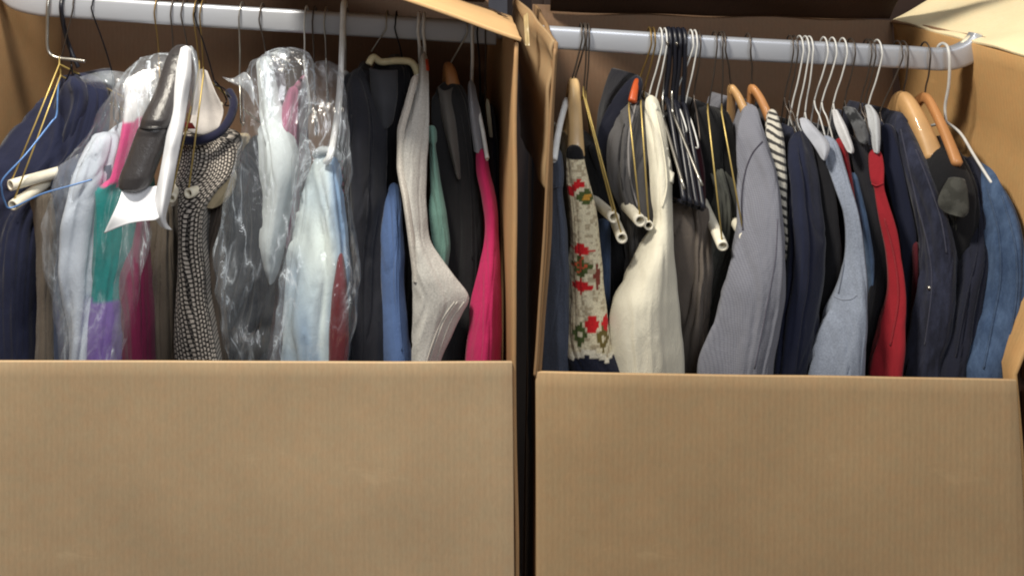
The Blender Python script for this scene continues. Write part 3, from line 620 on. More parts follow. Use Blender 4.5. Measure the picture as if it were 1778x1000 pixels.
root = garment('cardigan', 'light grey beige knitted cardigan with a flared pointed edge', 'cardigan', cloth((206, 204, 198), 'heather', var=0.1), [(92, 730, 742, 1.41), (150, 724, 745, 1.39), (205, 708, 745, 1.36), (250, 692, 744, 1.335), (290, 694, 741, 1.325), (360, 703, 742, 1.315), (415, 715, 747, 1.31), (450, 716, 768, 1.305), (480, 716, 790, 1.30), (508, 716, 811, 1.30), (522, 716, 814, 1.30), (545, 716, 803, 1.30), (580, 716, 786, 1.30), (640, 716, 762, 1.30)], depth=0.026, fold=0.0014, wrinkle=0.0012, NR=110, N=80)
loft('front_edge', [(130, 716, 728, 1.385), (180, 702, 716, 1.36), (230, 689, 703, 1.335), (290, 689, 702, 1.315), (350, 699, 711, 1.30), (420, 709, 721, 1.295), (470, 715, 729, 1.295), (488, 717, 728, 1.295)], cloth((216, 210, 200), 'heather', var=0.1), root, ext=0, depth=0.008, fold=0.001, wrinkle=0.0015, N=20)
for dx in (0, 12, 17): seam('hem_seam', part(root), [(806-dx, 524), (784-dx, 556), (768-dx, 596), (754-dx, 640)], 0.0009, cloth((214, 208, 198)), root)
g = garment('top', 'mint green top with a folded strap beside the grey cardigan', 'top', cloth((112, 158, 146)), [(218, 741, 757, 1.355), (245, 742, 758, 1.35), (252, 746, 756, 1.35), (300, 746, 762, 1.34), (370, 744, 774, 1.33), (430, 752, 780, 1.33), (475, 764, 776, 1.335)], ext=0, body=False, depth=0.014)
root = garment('coat', 'charcoal coat on the orange wooden hanger left of the hot pink garment', 'coat', cloth((54, 54, 58)), [(140, 768, 800, 1.42), (180, 752, 818, 1.395), (300, 752, 832, 1.37), (450, 762, 840, 1.365), (640, 760, 835, 1.36)], depth=0.035)
sheet('lapel', [[P(760, 150, 1.40), P(772, 158, 1.385), P(790, 150, 1.40)], [P(766, 200, 1.38), P(778, 210, 1.36), P(792, 200, 1.375)], [P(778, 250, 1.36), P(786, 262, 1.345), P(796, 255, 1.355)], [P(790, 300, 1.355), P(796, 312, 1.34), P(802, 308, 1.35)]], cloth((112, 108, 104)), root, 5, 5)
root = garment('fleece', 'hot pink fleece garment near the right wall of the left box', 'fleece', cloth((232, 20, 112), var=0.15), [(258, 826, 845, 1.345), (300, 828, 851, 1.335), (350, 838, 862, 1.33), (400, 842, 866, 1.325), (470, 832, 870, 1.315), (550, 818, 872, 1.31), (640, 806, 873, 1.31)], fold=0.003)
loft('satin_top', [(140, 812, 824, 1.40), (190, 814, 833, 1.38), (264, 824, 843, 1.346)], cloth((150, 152, 162), rough=0.3), root, ext=0, depth=0.012)
g = garment('jacket', 'navy jacket wedged between the hot pink fleece and the box wall', 'jacket', cloth((30, 36, 66)), [(180, 846, 856, 1.42), (260, 852, 866, 1.40), (360, 858, 868, 1.39), (640, 862, 868, 1.385)], depth=0.02)
g = garment('scarf', 'small cream scarf end against the right wall inside the left box', 'scarf', cloth((190, 184, 160)), [(172, 843, 850, 1.40), (200, 845, 853, 1.39), (238, 850, 856, 1.385)], ext=0, body=False, part='fabric', depth=0.006)
# ---- right box, from the left
g = garment('sweater', 'slate blue sweater at the left end of the right box', 'sweater', cloth((98, 108, 130), 'heather'), [(258, 956, 974, 1.355), (300, 950, 978, 1.345), (320, 947, 977, 1.34), (330, 951, 976, 1.34), (400, 948, 982, 1.33), (500, 942, 986, 1.325), (640, 936, 990, 1.32)], fold=0.003)
def nordic(cs, sn, y, x, z):
    h = 4.2; ix = math.floor(x/h); iy = math.floor(y/h); X = (ix+.5)*h; Y = (iy+.5)*h
    base = (222, 212, 182) if noise.noise(V3((ix*3.1, iy*2.7, .5))) < 0.2 else (184, 170, 142)
    red = (205, 34, 40); gr = (78, 92, 48); nv = (26, 30, 48)
    def dia(cx, cy, a, b): return abs(X-cx)/a+abs(Y-cy)/b < 1
    zig = 596+14*abs(((X-990)/26) % 2-1)
    if Y > zig+4: return lin(nv)
    if y < 274: return lin((24, 24, 28))
    if Y > zig-6: return lin((226, 220, 200))
    if sn < -0.2: return lin(base)
    for (cx, cy) in ((996, 320), (990, 328), (1001, 316)):
        if dia(cx, cy, 9, 10): return lin(red)
    if dia(1013, 335, 15, 15) and not dia(1013, 335, 7, 6): return lin(gr)
    if dia(1013, 335, 7, 6): return lin((205, 150, 60))
    if dia(1006, 426, 19, 11) or dia(1006, 487, 20, 11) or dia(1028, 470, 7, 24): return lin(red if dia(1006, 426, 19, 11) or dia(1006, 487, 20, 11) else (128, 60, 50))
    if dia(1006, 455, 15, 24):
        return lin((205, 90, 60) if dia(1006, 455, 6, 9) or (ix+iy) % 4 == 0 else gr)
    if dia(1021, 548, 10, 18) or dia(1043, 548, 9, 16): return lin(red)
    if dia(1004, 568, 13, 24) and not dia(1004, 568, 5, 8): return lin(gr)
    if dia(1036, 572, 13, 24) and not dia(1036, 572, 5, 8): return lin((110, 96, 50))
    return lin(base)
root = garment('sweater', 'cream patterned knitted sweater with red and green motifs and a navy zigzag hem', 'sweater', cloth((200, 190, 160), 'knit', attr=True, var=0.12), [(252, 985, 1010, 1.355), (275, 984, 1014, 1.35), (320, 986, 1024, 1.335), (360, 989, 1034, 1.33), (450, 991, 1044, 1.32), (520, 989, 1050, 1.315), (600, 986, 1062, 1.31), (645, 984, 1084, 1.31)], turn=0.0, colf=nordic, N=130, NR=230, fold=0.0025, wrinkle=0.0025, bm=cloth((190, 180, 150), 'knit'))
g = garment('coat', 'black coat behind the white trouser tubes in the right box', 'coat', black, [(250, 1010, 1050, 1.42), (330, 1025, 1085, 1.40), (450, 1035, 1130, 1.385), (640, 1045, 1150, 1.38)], depth=0.03)
g = garment('jeans', 'blue jeans leg seen as a strip right of the patterned sweater', 'jeans', cloth((72, 92, 128), 'denim'), [(380, 1034, 1060, 1.36), (450, 1040, 1060, 1.355), (520, 1044, 1060, 1.355), (640, 1050, 1062, 1.36)], body=False, part='leg', depth=0.012)
g = garment('jacket', 'dark navy jacket with a sloping shoulder behind the grey striped blazer', 'jacket', cloth((30, 34, 58)), [(132, 1096, 1118, 1.43), (180, 1062, 1110, 1.42), (240, 1040, 1085, 1.415), (330, 1036, 1080, 1.41), (640, 1050, 1120, 1.41)], depth=0.015)
root = garment('blazer', 'grey blazer with vertical lapel folds left of the cream blouse', 'blazer', cloth((104, 102, 104)), [(172, 1100, 1124, 1.41), (205, 1076, 1130, 1.395), (260, 1060, 1132, 1.38), (320, 1062, 1128, 1.37), (380, 1082, 1140, 1.365), (640, 1090, 1150, 1.36)], fold=0.006, depth=0.025)
seam('lapel_edge', part(root), [(1104, 182), (1092, 240), (1094, 310), (1108, 360)], 0.0016, cloth((150, 146, 146)), root)
seam('lapel_edge', part(root), [(1084, 215), (1074, 270), (1082, 330)], 0.0012, cloth((70, 68, 70)), root)
root = garment('blouse', 'cream white blouse with a ruffled edge and wide sleeve in the right box', 'blouse', cloth((238, 232, 210), var=0.1), [(166, 1120, 1140, 1.41), (220, 1122, 1154, 1.38), (290, 1128, 1166, 1.355), (345, 1132, 1168, 1.34), (385, 1136, 1168, 1.33), (420, 1118, 1170, 1.32), (455, 1101, 1173, 1.31), (487, 1085, 1177, 1.305), (521, 1067, 1180, 1.30), (580, 1058, 1187, 1.30), (640, 1062, 1191, 1.30)], depth=0.045, fold=0.002, wrinkle=0.0015)
V = [P(1134+i*1.75+3*math.sin(i*1.9), 180+i*7.2, 1.39-i*0.0027) for i in range(20)]
tube('ruffle', V, [0.0026+0.0016*(i % 2) for i in range(len(V))], cloth((236, 232, 216), var=0.1), root, n=1, seg=8)
g = garment('trousers', 'taupe trousers right of the cream blouse', 'trousers', cloth((118, 107, 98), k=1.3), [(352, 1168, 1222, 1.37), (420, 1172, 1228, 1.36), (520, 1180, 1226, 1.355), (640, 1186, 1222, 1.355)], body=False, part='leg', back=0.16, depth=0.03, fold=0.008, pleat=45)
g = garment('shirt', 'dark maroon shirt behind the black plastic hangers', 'shirt', cloth((84, 26, 42)), [(235, 1190, 1215, 1.42), (300, 1190, 1225, 1.40), (360, 1190, 1225, 1.39), (640, 1200, 1240, 1.39)], depth=0.02, body=False, part='fabric', back=0.1)
g = garment('shirt', 'black shirt on the front black plastic hangers of the right box', 'shirt', black, [(200, 1150, 1180, 1.42), (260, 1158, 1195, 1.40), (330, 1165, 1205, 1.39), (400, 1170, 1205, 1.39), (640, 1180, 1210, 1.39)], depth=0.02, body=False, part='fabric', back=0.1)
g = garment('trousers', 'grey green trousers over the shorter tube left of the lavender shirt', 'trousers', cloth((110, 110, 102), k=1.25), [(372, 1212, 1240, 1.385), (430, 1212, 1250, 1.375), (520, 1206, 1236, 1.37), (640, 1196, 1222, 1.37)], body=False, part='leg', back=0.14, depth=0.02, fold=0.007, pleat=45)
g = garment('trousers', 'dark grey trousers over the longer tube beside the lavender shirt', 'trousers', cloth((96, 98, 92), k=1.2), [(290, 1236, 1268, 1.41), (350, 1240, 1290, 1.395), (405, 1240, 1292, 1.385), (500, 1222, 1262, 1.38), (640, 1198, 1240, 1.375)], body=False, part='leg', back=0.12, depth=0.02, fold=0.007, pleat=45)
g = garment('coat', 'black coat behind the gold wires of the trouser hangers', 'coat', cloth((28, 28, 34)), [(185, 1205, 1262, 1.43), (240, 1208, 1280, 1.42), (330, 1225, 1290, 1.41), (450, 1235, 1300, 1.40), (640, 1210, 1290, 1.395)], depth=0.02)
root = garment('shirt', 'lavender grey finely woven shirt on a wooden hanger', 'shirt', cloth((142, 144, 157), 'fineline', (100, 102, 122), var=0.12), [(182, 1294, 1314, 1.41), (230, 1282, 1326, 1.38), (300, 1284, 1346, 1.35), (370, 1284, 1356, 1.325), (430, 1278, 1362, 1.31), (500, 1258, 1361, 1.30), (570, 1236, 1350, 1.30), (650, 1214, 1338, 1.30)], depth=0.045, fold=0.003, NR=90)
seam('armhole_seam', part(root), [(1324, 246), (1306, 268), (1294, 300), (1288, 345), (1290, 400)], 0.0011, cloth((96, 92, 110)), root)
seam('side_seam', part(root), [(1350, 380), (1346, 450), (1330, 540), (1310, 640)], 0.0007, cloth((120, 116, 134)), root)
g = garment('shirt', 'black and cream striped shirt between the lavender shirt and navy polo', 'shirt', cloth((208, 203, 190), 'stripe', (84, 82, 82), var=0.12), [(190, 1334, 1348, 1.40), (240, 1330, 1360, 1.375), (300, 1336, 1366, 1.355), (360, 1346, 1368, 1.345), (430, 1356, 1371, 1.34), (520, 1356, 1367, 1.34)], ext=60, depth=0.025, fold=0.002, bm=cloth((80, 80, 86)))
root = garment('polo_shirt', 'navy polo shirt right of the striped shirt', 'shirt', cloth((42, 50, 84)), [(228, 1378, 1400, 1.395), (270, 1368, 1412, 1.37), (340, 1370, 1422, 1.345), (410, 1370, 1430, 1.33), (470, 1366, 1430, 1.325), (540, 1352, 1422, 1.32), (650, 1332, 1414, 1.315)], depth=0.045, fold=0.005)
g = garment('shirt', 'black shirt with a placket seam between the navy polo and grey sweater', 'shirt', cloth((38, 38, 46)), [(225, 1395, 1430, 1.40), (290, 1412, 1446, 1.375), (370, 1424, 1456, 1.355), (460, 1428, 1462, 1.35), (650, 1400, 1450, 1.345)], depth=0.03)
root = garment('sweater', 'light grey blue sweater with a ribbed sleeve next to the narrow red garment', 'sweater', cloth((146, 156, 176), 'heather'), [(236, 1422, 1446, 1.39), (270, 1428, 1458, 1.37), (310, 1444, 1472, 1.35), (370, 1464, 1490, 1.33), (430, 1468, 1498, 1.32), (500, 1458, 1502, 1.31), (570, 1430, 1502, 1.305), (650, 1406, 1498, 1.30)], depth=0.04, fold=0.004)
seam('sleeve_seam', part(root), [(1448, 514), (1462, 520), (1478, 519), (1488, 512)], 0.0009, cloth((150, 158, 176)), root)
seam('sleeve_seam', part(root), [(1444, 330), (1462, 380), (1466, 450), (1456, 510)], 0.0008, cloth((120, 128, 146)), root)
def collar(root, rows, m):
    g = []
    for (y, a, b, d) in rows:
        g.append([P(a, y+2, d-0.012), P(a*0.7+b*0.3, y, d-0.016), P(a*0.3+b*0.7, y+1, d-0.022), P(b, y+4, d-0.020)])
    y, a, b, d = rows[-1]; g.append([P(a*0.5+b*0.5, y+9, d-0.02), P(a*0.4+b*0.6, y+10, d-0.022), P(a*0.3+b*0.7, y+11, d-0.022), P(a*0.2+b*0.8, y+10, d-0.018)])
    return sheet('collar', g, m, root, 5, 5, th=0.0012, wob=0.006, seed=rows[0][1])
collar(root, [(205, 1386, 1404, 1.40), (225, 1392, 1424, 1.385), (245, 1406, 1440, 1.375), (268, 1422, 1436, 1.365)], cloth((186, 190, 202)))
root = garment('shirt', 'white collared shirt with bright red body showing as a narrow strip', 'shirt', cloth((190, 28, 42)), [(240, 1450, 1468, 1.395), (290, 1462, 1478, 1.38), (350, 1474, 1486, 1.37), (430, 1482, 1494, 1.37), (640, 1470, 1490, 1.37)], depth=0.014, body=False)
collar(root, [(190, 1446, 1458, 1.41), (215, 1452, 1470, 1.395), (256, 1466, 1480, 1.385)], cloth((222, 222, 226)))
g = garment('jeans', 'faded blue denim strip between the grey and red sweaters', 'jeans', cloth((96, 124, 160), 'denim'), [(300, 1474, 1490, 1.385), (370, 1490, 1506, 1.37), (450, 1504, 1520, 1.36), (520, 1508, 1520, 1.365), (640, 1500, 1512, 1.365)], depth=0.012, body=False, part='leg')
root = garment('jacket', 'charcoal jacket just left of the red sweater', 'jacket', cloth((48, 48, 58)), [(240, 1472, 1504, 1.40), (320, 1490, 1522, 1.375), (410, 1512, 1542, 1.36), (480, 1516, 1548, 1.355), (650, 1488, 1532, 1.35)], depth=0.03)
collar(root, [(185, 1466, 1486, 1.41), (210, 1474, 1500, 1.40), (240, 1488, 1508, 1.395)], cloth((122, 124, 128), 'camo', (60, 62, 66)))
root = garment('sweater', 'bright red sweater sleeve hanging right of the charcoal jacket', 'sweater', cloth((196, 22, 44), var=0.15), [(258, 1510, 1530, 1.38), (290, 1510, 1534, 1.37), (318, 1514, 1534, 1.36), (326, 1518, 1534, 1.36), (380, 1528, 1552, 1.345), (450, 1542, 1566, 1.33), (510, 1544, 1572, 1.32), (570, 1530, 1570, 1.315), (650, 1510, 1566, 1.31)], depth=0.035, fold=0.003)
collar(root, [(182, 1504, 1514, 1.41), (205, 1506, 1526, 1.40), (256, 1518, 1530, 1.385)], cloth((200, 204, 210)))
g = garment('jacket', 'navy jacket squeezed between the red sweater and dark denim jacket', 'jacket', cloth((34, 42, 76)), [(215, 1530, 1552, 1.40), (300, 1540, 1572, 1.38), (400, 1562, 1592, 1.365), (500, 1572, 1600, 1.36), (650, 1562, 1600, 1.355)], depth=0.03)
g = garment('scarf', 'thin dark red scarf strip left of the dark denim jacket', 'scarf', cloth((120, 24, 44)), [(420, 1586, 1596, 1.35), (480, 1586, 1598, 1.345), (560, 1582, 1592, 1.345), (640, 1578, 1588, 1.345)], body=False, part='fabric', depth=0.008)
DENIMD = cloth((42, 46, 70), 'denim', (74, 80, 112)); root = garment('denim_jacket', 'dark indigo denim jacket with pale seams left of the black shirt', 'jacket', DENIMD, [(196, 1556, 1572, 1.42), (245, 1560, 1596, 1.39), (320, 1582, 1630, 1.355), (400, 1600, 1655, 1.335), (480, 1604, 1664, 1.325), (560, 1594, 1660, 1.32), (650, 1576, 1650, 1.32)], depth=0.04, fold=0.0045, wrinkle=0.004)
for pts in ([(1564, 225), (1576, 280), (1592, 350), (1612, 430), (1618, 500), (1606, 600)], [(1590, 260), (1614, 320), (1634, 380), (1644, 440)]):
    seam('seam', part(root), pts, 0.0010, cloth((82, 84, 108)), root)
buttons(part(root), [(1614, 500)], 0.003, STEEL, root)
g = garment('jacket', 'black jacket filling the space below the dark denim', 'jacket', cloth((28, 28, 34)), [(300, 1590, 1640, 1.40), (450, 1640, 1680, 1.385), (560, 1600, 1660, 1.38), (650, 1570, 1640, 1.375)], depth=0.02)
root = garment('shirt', 'black shirt on the wide wooden hanger near the right wall', 'shirt', cloth((34, 34, 40), var=0.15), [(236, 1622, 1650, 1.395), (270, 1608, 1668, 1.37), (320, 1604, 1690, 1.355), (380, 1625, 1695, 1.35), (450, 1640, 1698, 1.35), (640, 1640, 1700, 1.345)], depth=0.05, turn=0.0)
root = garment('shirt', 'olive grey shirt with folded collar over the black shirt', 'shirt', cloth((88, 88, 80), 'camo', (66, 66, 60)), [(360, 1646, 1672, 1.325), (400, 1648, 1676, 1.33), (430, 1650, 1676, 1.34)], ext=40, body=False, depth=0.014)
collar(root, [(308, 1646, 1672, 1.335), (330, 1634, 1680, 1.325), (352, 1630, 1682, 1.32), (366, 1640, 1678, 1.32)], cloth((92, 92, 86), 'camo', (78, 78, 72)))
g = garment('jacket', 'dark navy cotton jacket left of the blue denim jacket', 'jacket', cloth((46, 50, 74)), [(272, 1675, 1700, 1.38), (310, 1678, 1716, 1.36), (370, 1686, 1724, 1.34), (430, 1672, 1726, 1.33), (500, 1648, 1722, 1.32), (580, 1630, 1716, 1.315), (650, 1616, 1712, 1.31)], depth=0.04, fold=0.0045, wrinkle=0.004)
root = garment('denim_jacket', 'medium blue denim jacket bulging against the right wall of the right box', 'jacket', cloth((66, 94, 136), 'denim', (96, 126, 168)), [(282, 1696, 1708, 1.37), (310, 1700, 1728, 1.345), (360, 1712, 1756, 1.32), (430, 1722, 1772, 1.295), (500, 1720, 1772, 1.29), (580, 1704, 1764, 1.285), (650, 1686, 1748, 1.28)], depth=0.04, fold=0.0045, wrinkle=0.004, body=False, back=0.25)

for nm, pl_ in (('medium blue denim', [[(1716, 330), (1734, 400), (1738, 480), (1724, 560), (1708, 640)], [(1740, 340), (1762, 420), (1766, 500), (1752, 600)]]), ('dark navy cotton', [[(1690, 300), (1700, 360), (1698, 430), (1678, 520), (1660, 620)]]),
                ('navy polo', [[(1384, 250), (1398, 300), (1404, 360), (1400, 430)]]), ('bright red sweater', [[(1536, 380), (1554, 450), (1560, 520), (1546, 600)], [(1512, 318), (1522, 323), (1534, 318)]]), ('charcoal jacket right of', [[(640, 170), (648, 240), (640, 330), (634, 430)], [(610, 200), (606, 300), (612, 400)]]),
                ('charcoal coat on', [[(800, 200), (812, 280), (818, 360), (820, 450)]]), ('hot pink', [[(838, 270), (848, 330), (856, 380), (846, 450), (836, 520), (828, 610)]]), ('cream white blouse', [[(1140, 200), (1152, 260), (1158, 320), (1150, 360)]]),
                ('slate blue sweater', [[(952, 322), (962, 327), (975, 322)]]), ('cornflower', [[(684, 340), (690, 420), (692, 520), (698, 610)]]), ('black blazer', [[(700, 150), (704, 240), (706, 330)]])):
    for o_ in list(COL.objects):
        if o_.get('label', '').startswith(nm) or (nm in o_.get('label', '') and o_.get('category') in ('jacket', 'shirt', 'sweater', 'fleece', 'blouse', 'coat', 'blazer')):
            pt = part(o_)
            if pt is not None:
                base_ = pt.data.materials[0]
                for pp in pl_: seam('seam', pt, pp, 0.0010, base_, o_, lift=0.0008)
            break
# ------------------------------------------------------------------ clear garment bags
def bag(label, rows, m, seed=0, **kw):
    o = loft('garment_bag', rows, m, None, ext=kw.pop('ext', 100), N=kw.pop('N', 96), NR=kw.pop('NR', 130), depth=kw.pop('depth', 0.04), fold=0.0045, wrinkle=0.004, crinkle=kw.pop('cr', 0.0026), opentop=True, **kw)
    return tag(o, label, 'plastic bag', 'clear dry-cleaning bags in the left box')
bag('clear crinkled plastic bag over the pink and teal dress in the left box', [(92, 268, 302, 1.36), (130, 220, 304, 1.34), (170, 188, 292, 1.325), (240, 150, 262, 1.31), (320, 100, 252, 1.30), (400, 78, 256, 1.295), (460, 82, 248, 1.29), (530, 102, 234, 1.29), (600, 112, 214, 1.29), (640, 112, 206, 1.29)], film(seed=1.0, dens=0.026, streak=0.8), depth=0.03)
bag('clear crinkled plastic bag over the white shirt and dark navy dress', [(84, 470, 520, 1.37), (110, 440, 538, 1.35), (160, 425, 542, 1.335), (220, 425, 528, 1.32), (280, 412, 535, 1.31), (350, 392, 530, 1.30), (430, 378, 514, 1.295), (500, 379, 498, 1.29), (560, 392, 484, 1.29), (640, 410, 462, 1.29)], film(seed=5.0, dens=0.016, streak=0.8), depth=0.035)
bag('clear crinkled plastic bag over the pale blue shirt beside the charcoal jacket', [(106, 545, 580, 1.38), (130, 535, 595, 1.36), (190, 530, 600, 1.33), (260, 520, 604, 1.31), (340, 508, 606, 1.30), (410, 500, 615, 1.29), (470, 492, 621, 1.282), (540, 485, 617, 1.28), (640, 478, 602, 1.28)], film(seed=9.0, dens=0.024, streak=0.7), depth=0.04)
m = film(seed=3.0, dens=0.10)
o = sheet('bag_scrap', [[P(138, 134, 1.37), P(175, 124, 1.36), P(205, 124, 1.37), P(230, 130, 1.38)], [P(148, 145, 1.36), P(180, 142, 1.34), P(205, 148, 1.35), P(226, 150, 1.36)], [P(162, 152, 1.365), P(190, 160, 1.35), P(202, 175, 1.36), P(215, 175, 1.37)]], m, None, 6, 6, wob=0.006, th=0); tag(o, 'loose clear plastic scrap lying over the navy jacket shoulder', 'plastic film')
o = sheet('bag_scrap', [[P(386, 134, 1.36), P(405, 136, 1.36), P(425, 126, 1.36), P(438, 142, 1.35)], [P(398, 142, 1.355), P(412, 146, 1.35), P(428, 140, 1.35), P(440, 160, 1.345)], [P(412, 150, 1.36), P(424, 156, 1.35), P(432, 165, 1.35), P(442, 185, 1.345)]], film(seed=4.0, dens=0.16), None, 6, 6, wob=0.006, th=0); tag(o, 'knotted corner of clear plastic sticking out left of the second bag', 'plastic film')
o = sheet('bag_scrap', [[P(322, 84, 1.34), P(332, 80, 1.33), P(341, 90, 1.34)], [P(328, 125, 1.33), P(340, 125, 1.32), P(347, 130, 1.33)], [P(324, 165, 1.33), P(336, 170, 1.32), P(345, 175, 1.33)], [P(322, 195, 1.34), P(332, 200, 1.33), P(340, 200, 1.34)]], film(seed=6.0, dens=0.2), None, 6, 6, wob=0.005, th=0); tag(o, 'narrow clear plastic strip standing right of the white paper', 'plastic film')

# ------------------------------------------------------------------ hangers, left box
GL = 'wire hangers on the left rod'; GR = 'wire hangers on the right rod'
# big dark bent hook at far left
root = empty('metal_hanger', P(120, 105, 1.42), 'dark thick wire hanger with a squared bend at the far left end of the rod', 'hanger')
tube('hook', [P(84, -20, DR+0.01), P(86, -12, DR-0.012), P(83, 12, DR-0.022), P(82, 50, DR-0.02), P(82, 80, DR-0.02), P(87, 94, DR-0.02), P(100, 101, DR-0.02), P(125, 104, DR-0.02), P(148, 107, DR-0.02)], 0.0026, STEEL, root)
tube('shank', [P(112, -14, DR), P(106, 10, DR-0.022), P(110, 45, DR-0.01), P(118, 75, DR), P(128, 100, DR), P(136, 118, DR)], 0.0032, BLACKPLASTIC, root)
hanger('wire_hanger', 117, 124, 112, (95, 200, 1.43), BLACKWIRE, 'black wire hanger beside the thick bent hook, holding the navy jacket', GL)
tube_hanger(135, 103, 112, (18, 322, 1.29), (90, 302, 1.34), DARKWIRE, 'trouser hanger with gold wire and upper cream tube at the far left', rad=0.0088, wtop=GOLD)
tube_hanger(None, 105, 132, (22, 357, 1.28), (74, 322, 1.34), DARKWIRE, 'trouser hanger with lower cream tube and gold wire at the far left', wtop=GOLD)
root = empty('wire_hanger', P(100, 150, 1.38), 'thin blue wire hanger looping below the cream tubes at the far left', 'hanger', GL)
tube('frame', [P(102, 140, 1.40), P(100, 165, 1.37), P(98, 200, 1.33), P(88, 214, 1.32), P(45, 268, 1.28), P(6, 310, 1.26), P(3, 330, 1.26), P(8, 350, 1.265), P(20, 361, 1.27), P(70, 338, 1.28), P(125, 322, 1.29), P(160, 312, 1.30)], 0.0013, BLUEWIRE, root)
L = [(168, 196, 130, 'black wire hanger just right of the navy jacket', BLACKWIRE), (275, 276, 100, 'brass topped wire hanger left of the grey tube', BRASS), (303, 300, 88, 'dark wire hanger holding the grey tube', DARKWIRE), (321, 326, 90, 'dark wire hanger holding the white paper sheet', DARKWIRE),
     (420, 416, 135, 'thin silver wire hanger between the checked dress and second bag', STEEL), (455, 462, 100, 'dark wire hanger with gold tip over the second clear bag', DARKWIRE), (546, 546, 150, 'dark wire hanger passing inside the second clear bag', DARKWIRE),
     (566, 566, 100, 'pale thin wire hanger between the second and third clear bags', STEEL), (829, 834, 160, 'black wire hanger closest to the right end of the left rod', BLACKWIRE), (843, 842, 150, 'dark wire hanger at the right wall of the left box', DARKWIRE)]
for (tx, nx, ny, lb, m) in L: hanger('wire_hanger', tx, nx, ny, (nx+2, ny+75, 1.405), m, lb, GL)
hanger('wire_hanger', 532, 528, 110, (540, 190, 1.40), WHITEWIRE, 'white wire hanger at the top of the second clear bag', GL)
tube_hanger(342, 346, 120, (297, 345, 1.30), (310, 320, 1.34), BRASS, 'trouser hanger with gold wire left of the checked dress neckline', rad=0.0075, wtop=GOLD)
tube_hanger(353, 353, 132, (327, 336, 1.30), (372, 320, 1.36), BRASS, 'trouser hanger with gold wire crossing the checked dress', rad=0.008, wtop=GOLD)
hanger('wire_hanger', 345, 372, 140, (408, 180, 1.40), BLACKWIRE, 'black wire hanger with slanting shank over the checked dress', GL)
# white tubular hanger
root = empty('plastic_hanger', P(593, 130, 1.38), 'thick white tubular plastic hanger over the pale blue shirt', 'hanger')
tube('hook', [P(599, 14, DR+0.016), P(598, 4, DR), P(596, 14, DR-0.02), P(595, 50, DR-0.026), P(593, 100, DR-0.03), P(592, 130, DR-0.04)], 0.0042, WHITEPLASTIC, root, seg=10)
tube('shoulder', [P(592, 130, DR-0.04), P(589, 170, 1.36), P(583, 220, 1.33), P(574, 268, 1.31), P(566, 282, 1.315)], 0.0048, WHITEPLASTIC, root, seg=10)
tube('rear_arm', [P(592, 130, DR-0.04), P(600, 128, 1.45), P(610, 145, 1.55), P(612, 165, 1.6)], 0.0045, WHITEPLASTIC, root, seg=10)
hanger('wire_hanger', 602, 600, 120, (597, 250, 1.36), STEEL, 'silver wire hanger right behind the white tubular hanger', GL)
# cream shaped hanger over the blazer
root = empty('padded_hanger', P(680, 105, 1.42), 'cream shaped hanger with curled end over the black blazer', 'hanger')
tube('hook', hookpts(672, 645, 90), RW, STEEL, root, n=5, seg=6)
tube('shoulder', [P(640, 112, 1.40), P(648, 100, 1.405), P(662, 108, 1.41), P(690, 106, 1.41), P(712, 108, 1.41), P(722, 120, 1.41), P(728, 145, 1.41)], 0.0052, simple((214, 206, 170), 0.4), root, seg=10)
hanger('wire_hanger', 688, 702, 120, (704, 200, 1.38), BLACKWIRE, 'black wire hanger dropping behind the cream shaped hanger', GL)
hanger('plastic_hanger', 727, 729, 110, (722, 190, 1.37), WHITEPLASTIC, 'left of the two pale plastic hangers over the grey cardigan', 'pale plastic hangers above the cardigan', r=0.0024)
hanger('plastic_hanger', 736, 738, 110, (740, 180, 1.38), WHITEPLASTIC, 'right of the two pale plastic hangers over the grey cardigan, with red neck', 'pale plastic hangers above the cardigan', r=0.0024)
tag(tube('size_marker', [P(738, 104, 1.405), P(740, 124, 1.40)], 0.0048, simple((190, 70, 45), 0.4), None, n=1), 'small red marker clipped on the neck of a pale plastic hanger', 'marker')
hanger('wooden_hanger', 811, 778, 118, (790, 175, 1.41), WOODORANGE, 'orange brown wooden hanger inside the charcoal coat', 'wooden hangers', hm=STEEL, pad=0.010)
hanger('plastic_hanger', 820, 819, 150, (846, 270, 1.33), WHITEPLASTIC, 'white plastic hanger holding the hot pink fleece', 'white plastic hangers', r=0.0026)

# ------------------------------------------------------------------ hangers, right box
hanger('plastic_hanger', 1008, 984, 172, (962, 272, 1.33), WHITEPLASTIC, 'flat white plastic hanger over the slate blue sweater', 'white plastic hangers', r=0.0042, hm=DARKWIRE)
hanger('wooden_hanger', 1014, 996, 145, (1000, 275, 1.37), WOODPALE, 'pale curved wooden hanger in the patterned sweater', 'wooden hangers', hm=DARKWIRE, pad=0.0105)
tube_hanger(1016, 1013, 165, (1066, 378, 1.30), (1036, 352, 1.38), DARKWIRE, 'trouser hanger with thick gold wire right of the pale wooden hanger', rad=0.009, wtop=GOLD)
tube_hanger(1021, 1017, 172, (1080, 414, 1.29), (1068, 385, 1.36), DARKWIRE, 'trouser hanger with the lowest white tube beside the patterned sweater', rad=0.0085, wtop=GOLD)
hanger('wooden_hanger', 1127, 1110, 140, (1098, 178, 1.39), simple((176, 76, 34), 0.4), 'bright orange hanger neck above the grey blazer', 'wooden hangers', hm=BRASS, pad=0.0052)
hanger('wire_hanger', 1134, 1118, 160, (1130, 230, 1.38), BRASS, 'gold hooked wire hanger beside the bright orange hanger', GR)
tube_hanger(None, 1092, 190, (1112, 384, 1.30), (1082, 352, 1.385), DARKWIRE, 'trouser hanger with a white tube below the grey blazer lapel', rad=0.0095, wtop=GOLD)
tube_hanger(None, 1113, 185, (1127, 392, 1.31), (1118, 384, 1.36), DARKWIRE, 'trouser hanger with gold wire against the cream blouse', rad=0.0075, wtop=GOLD)
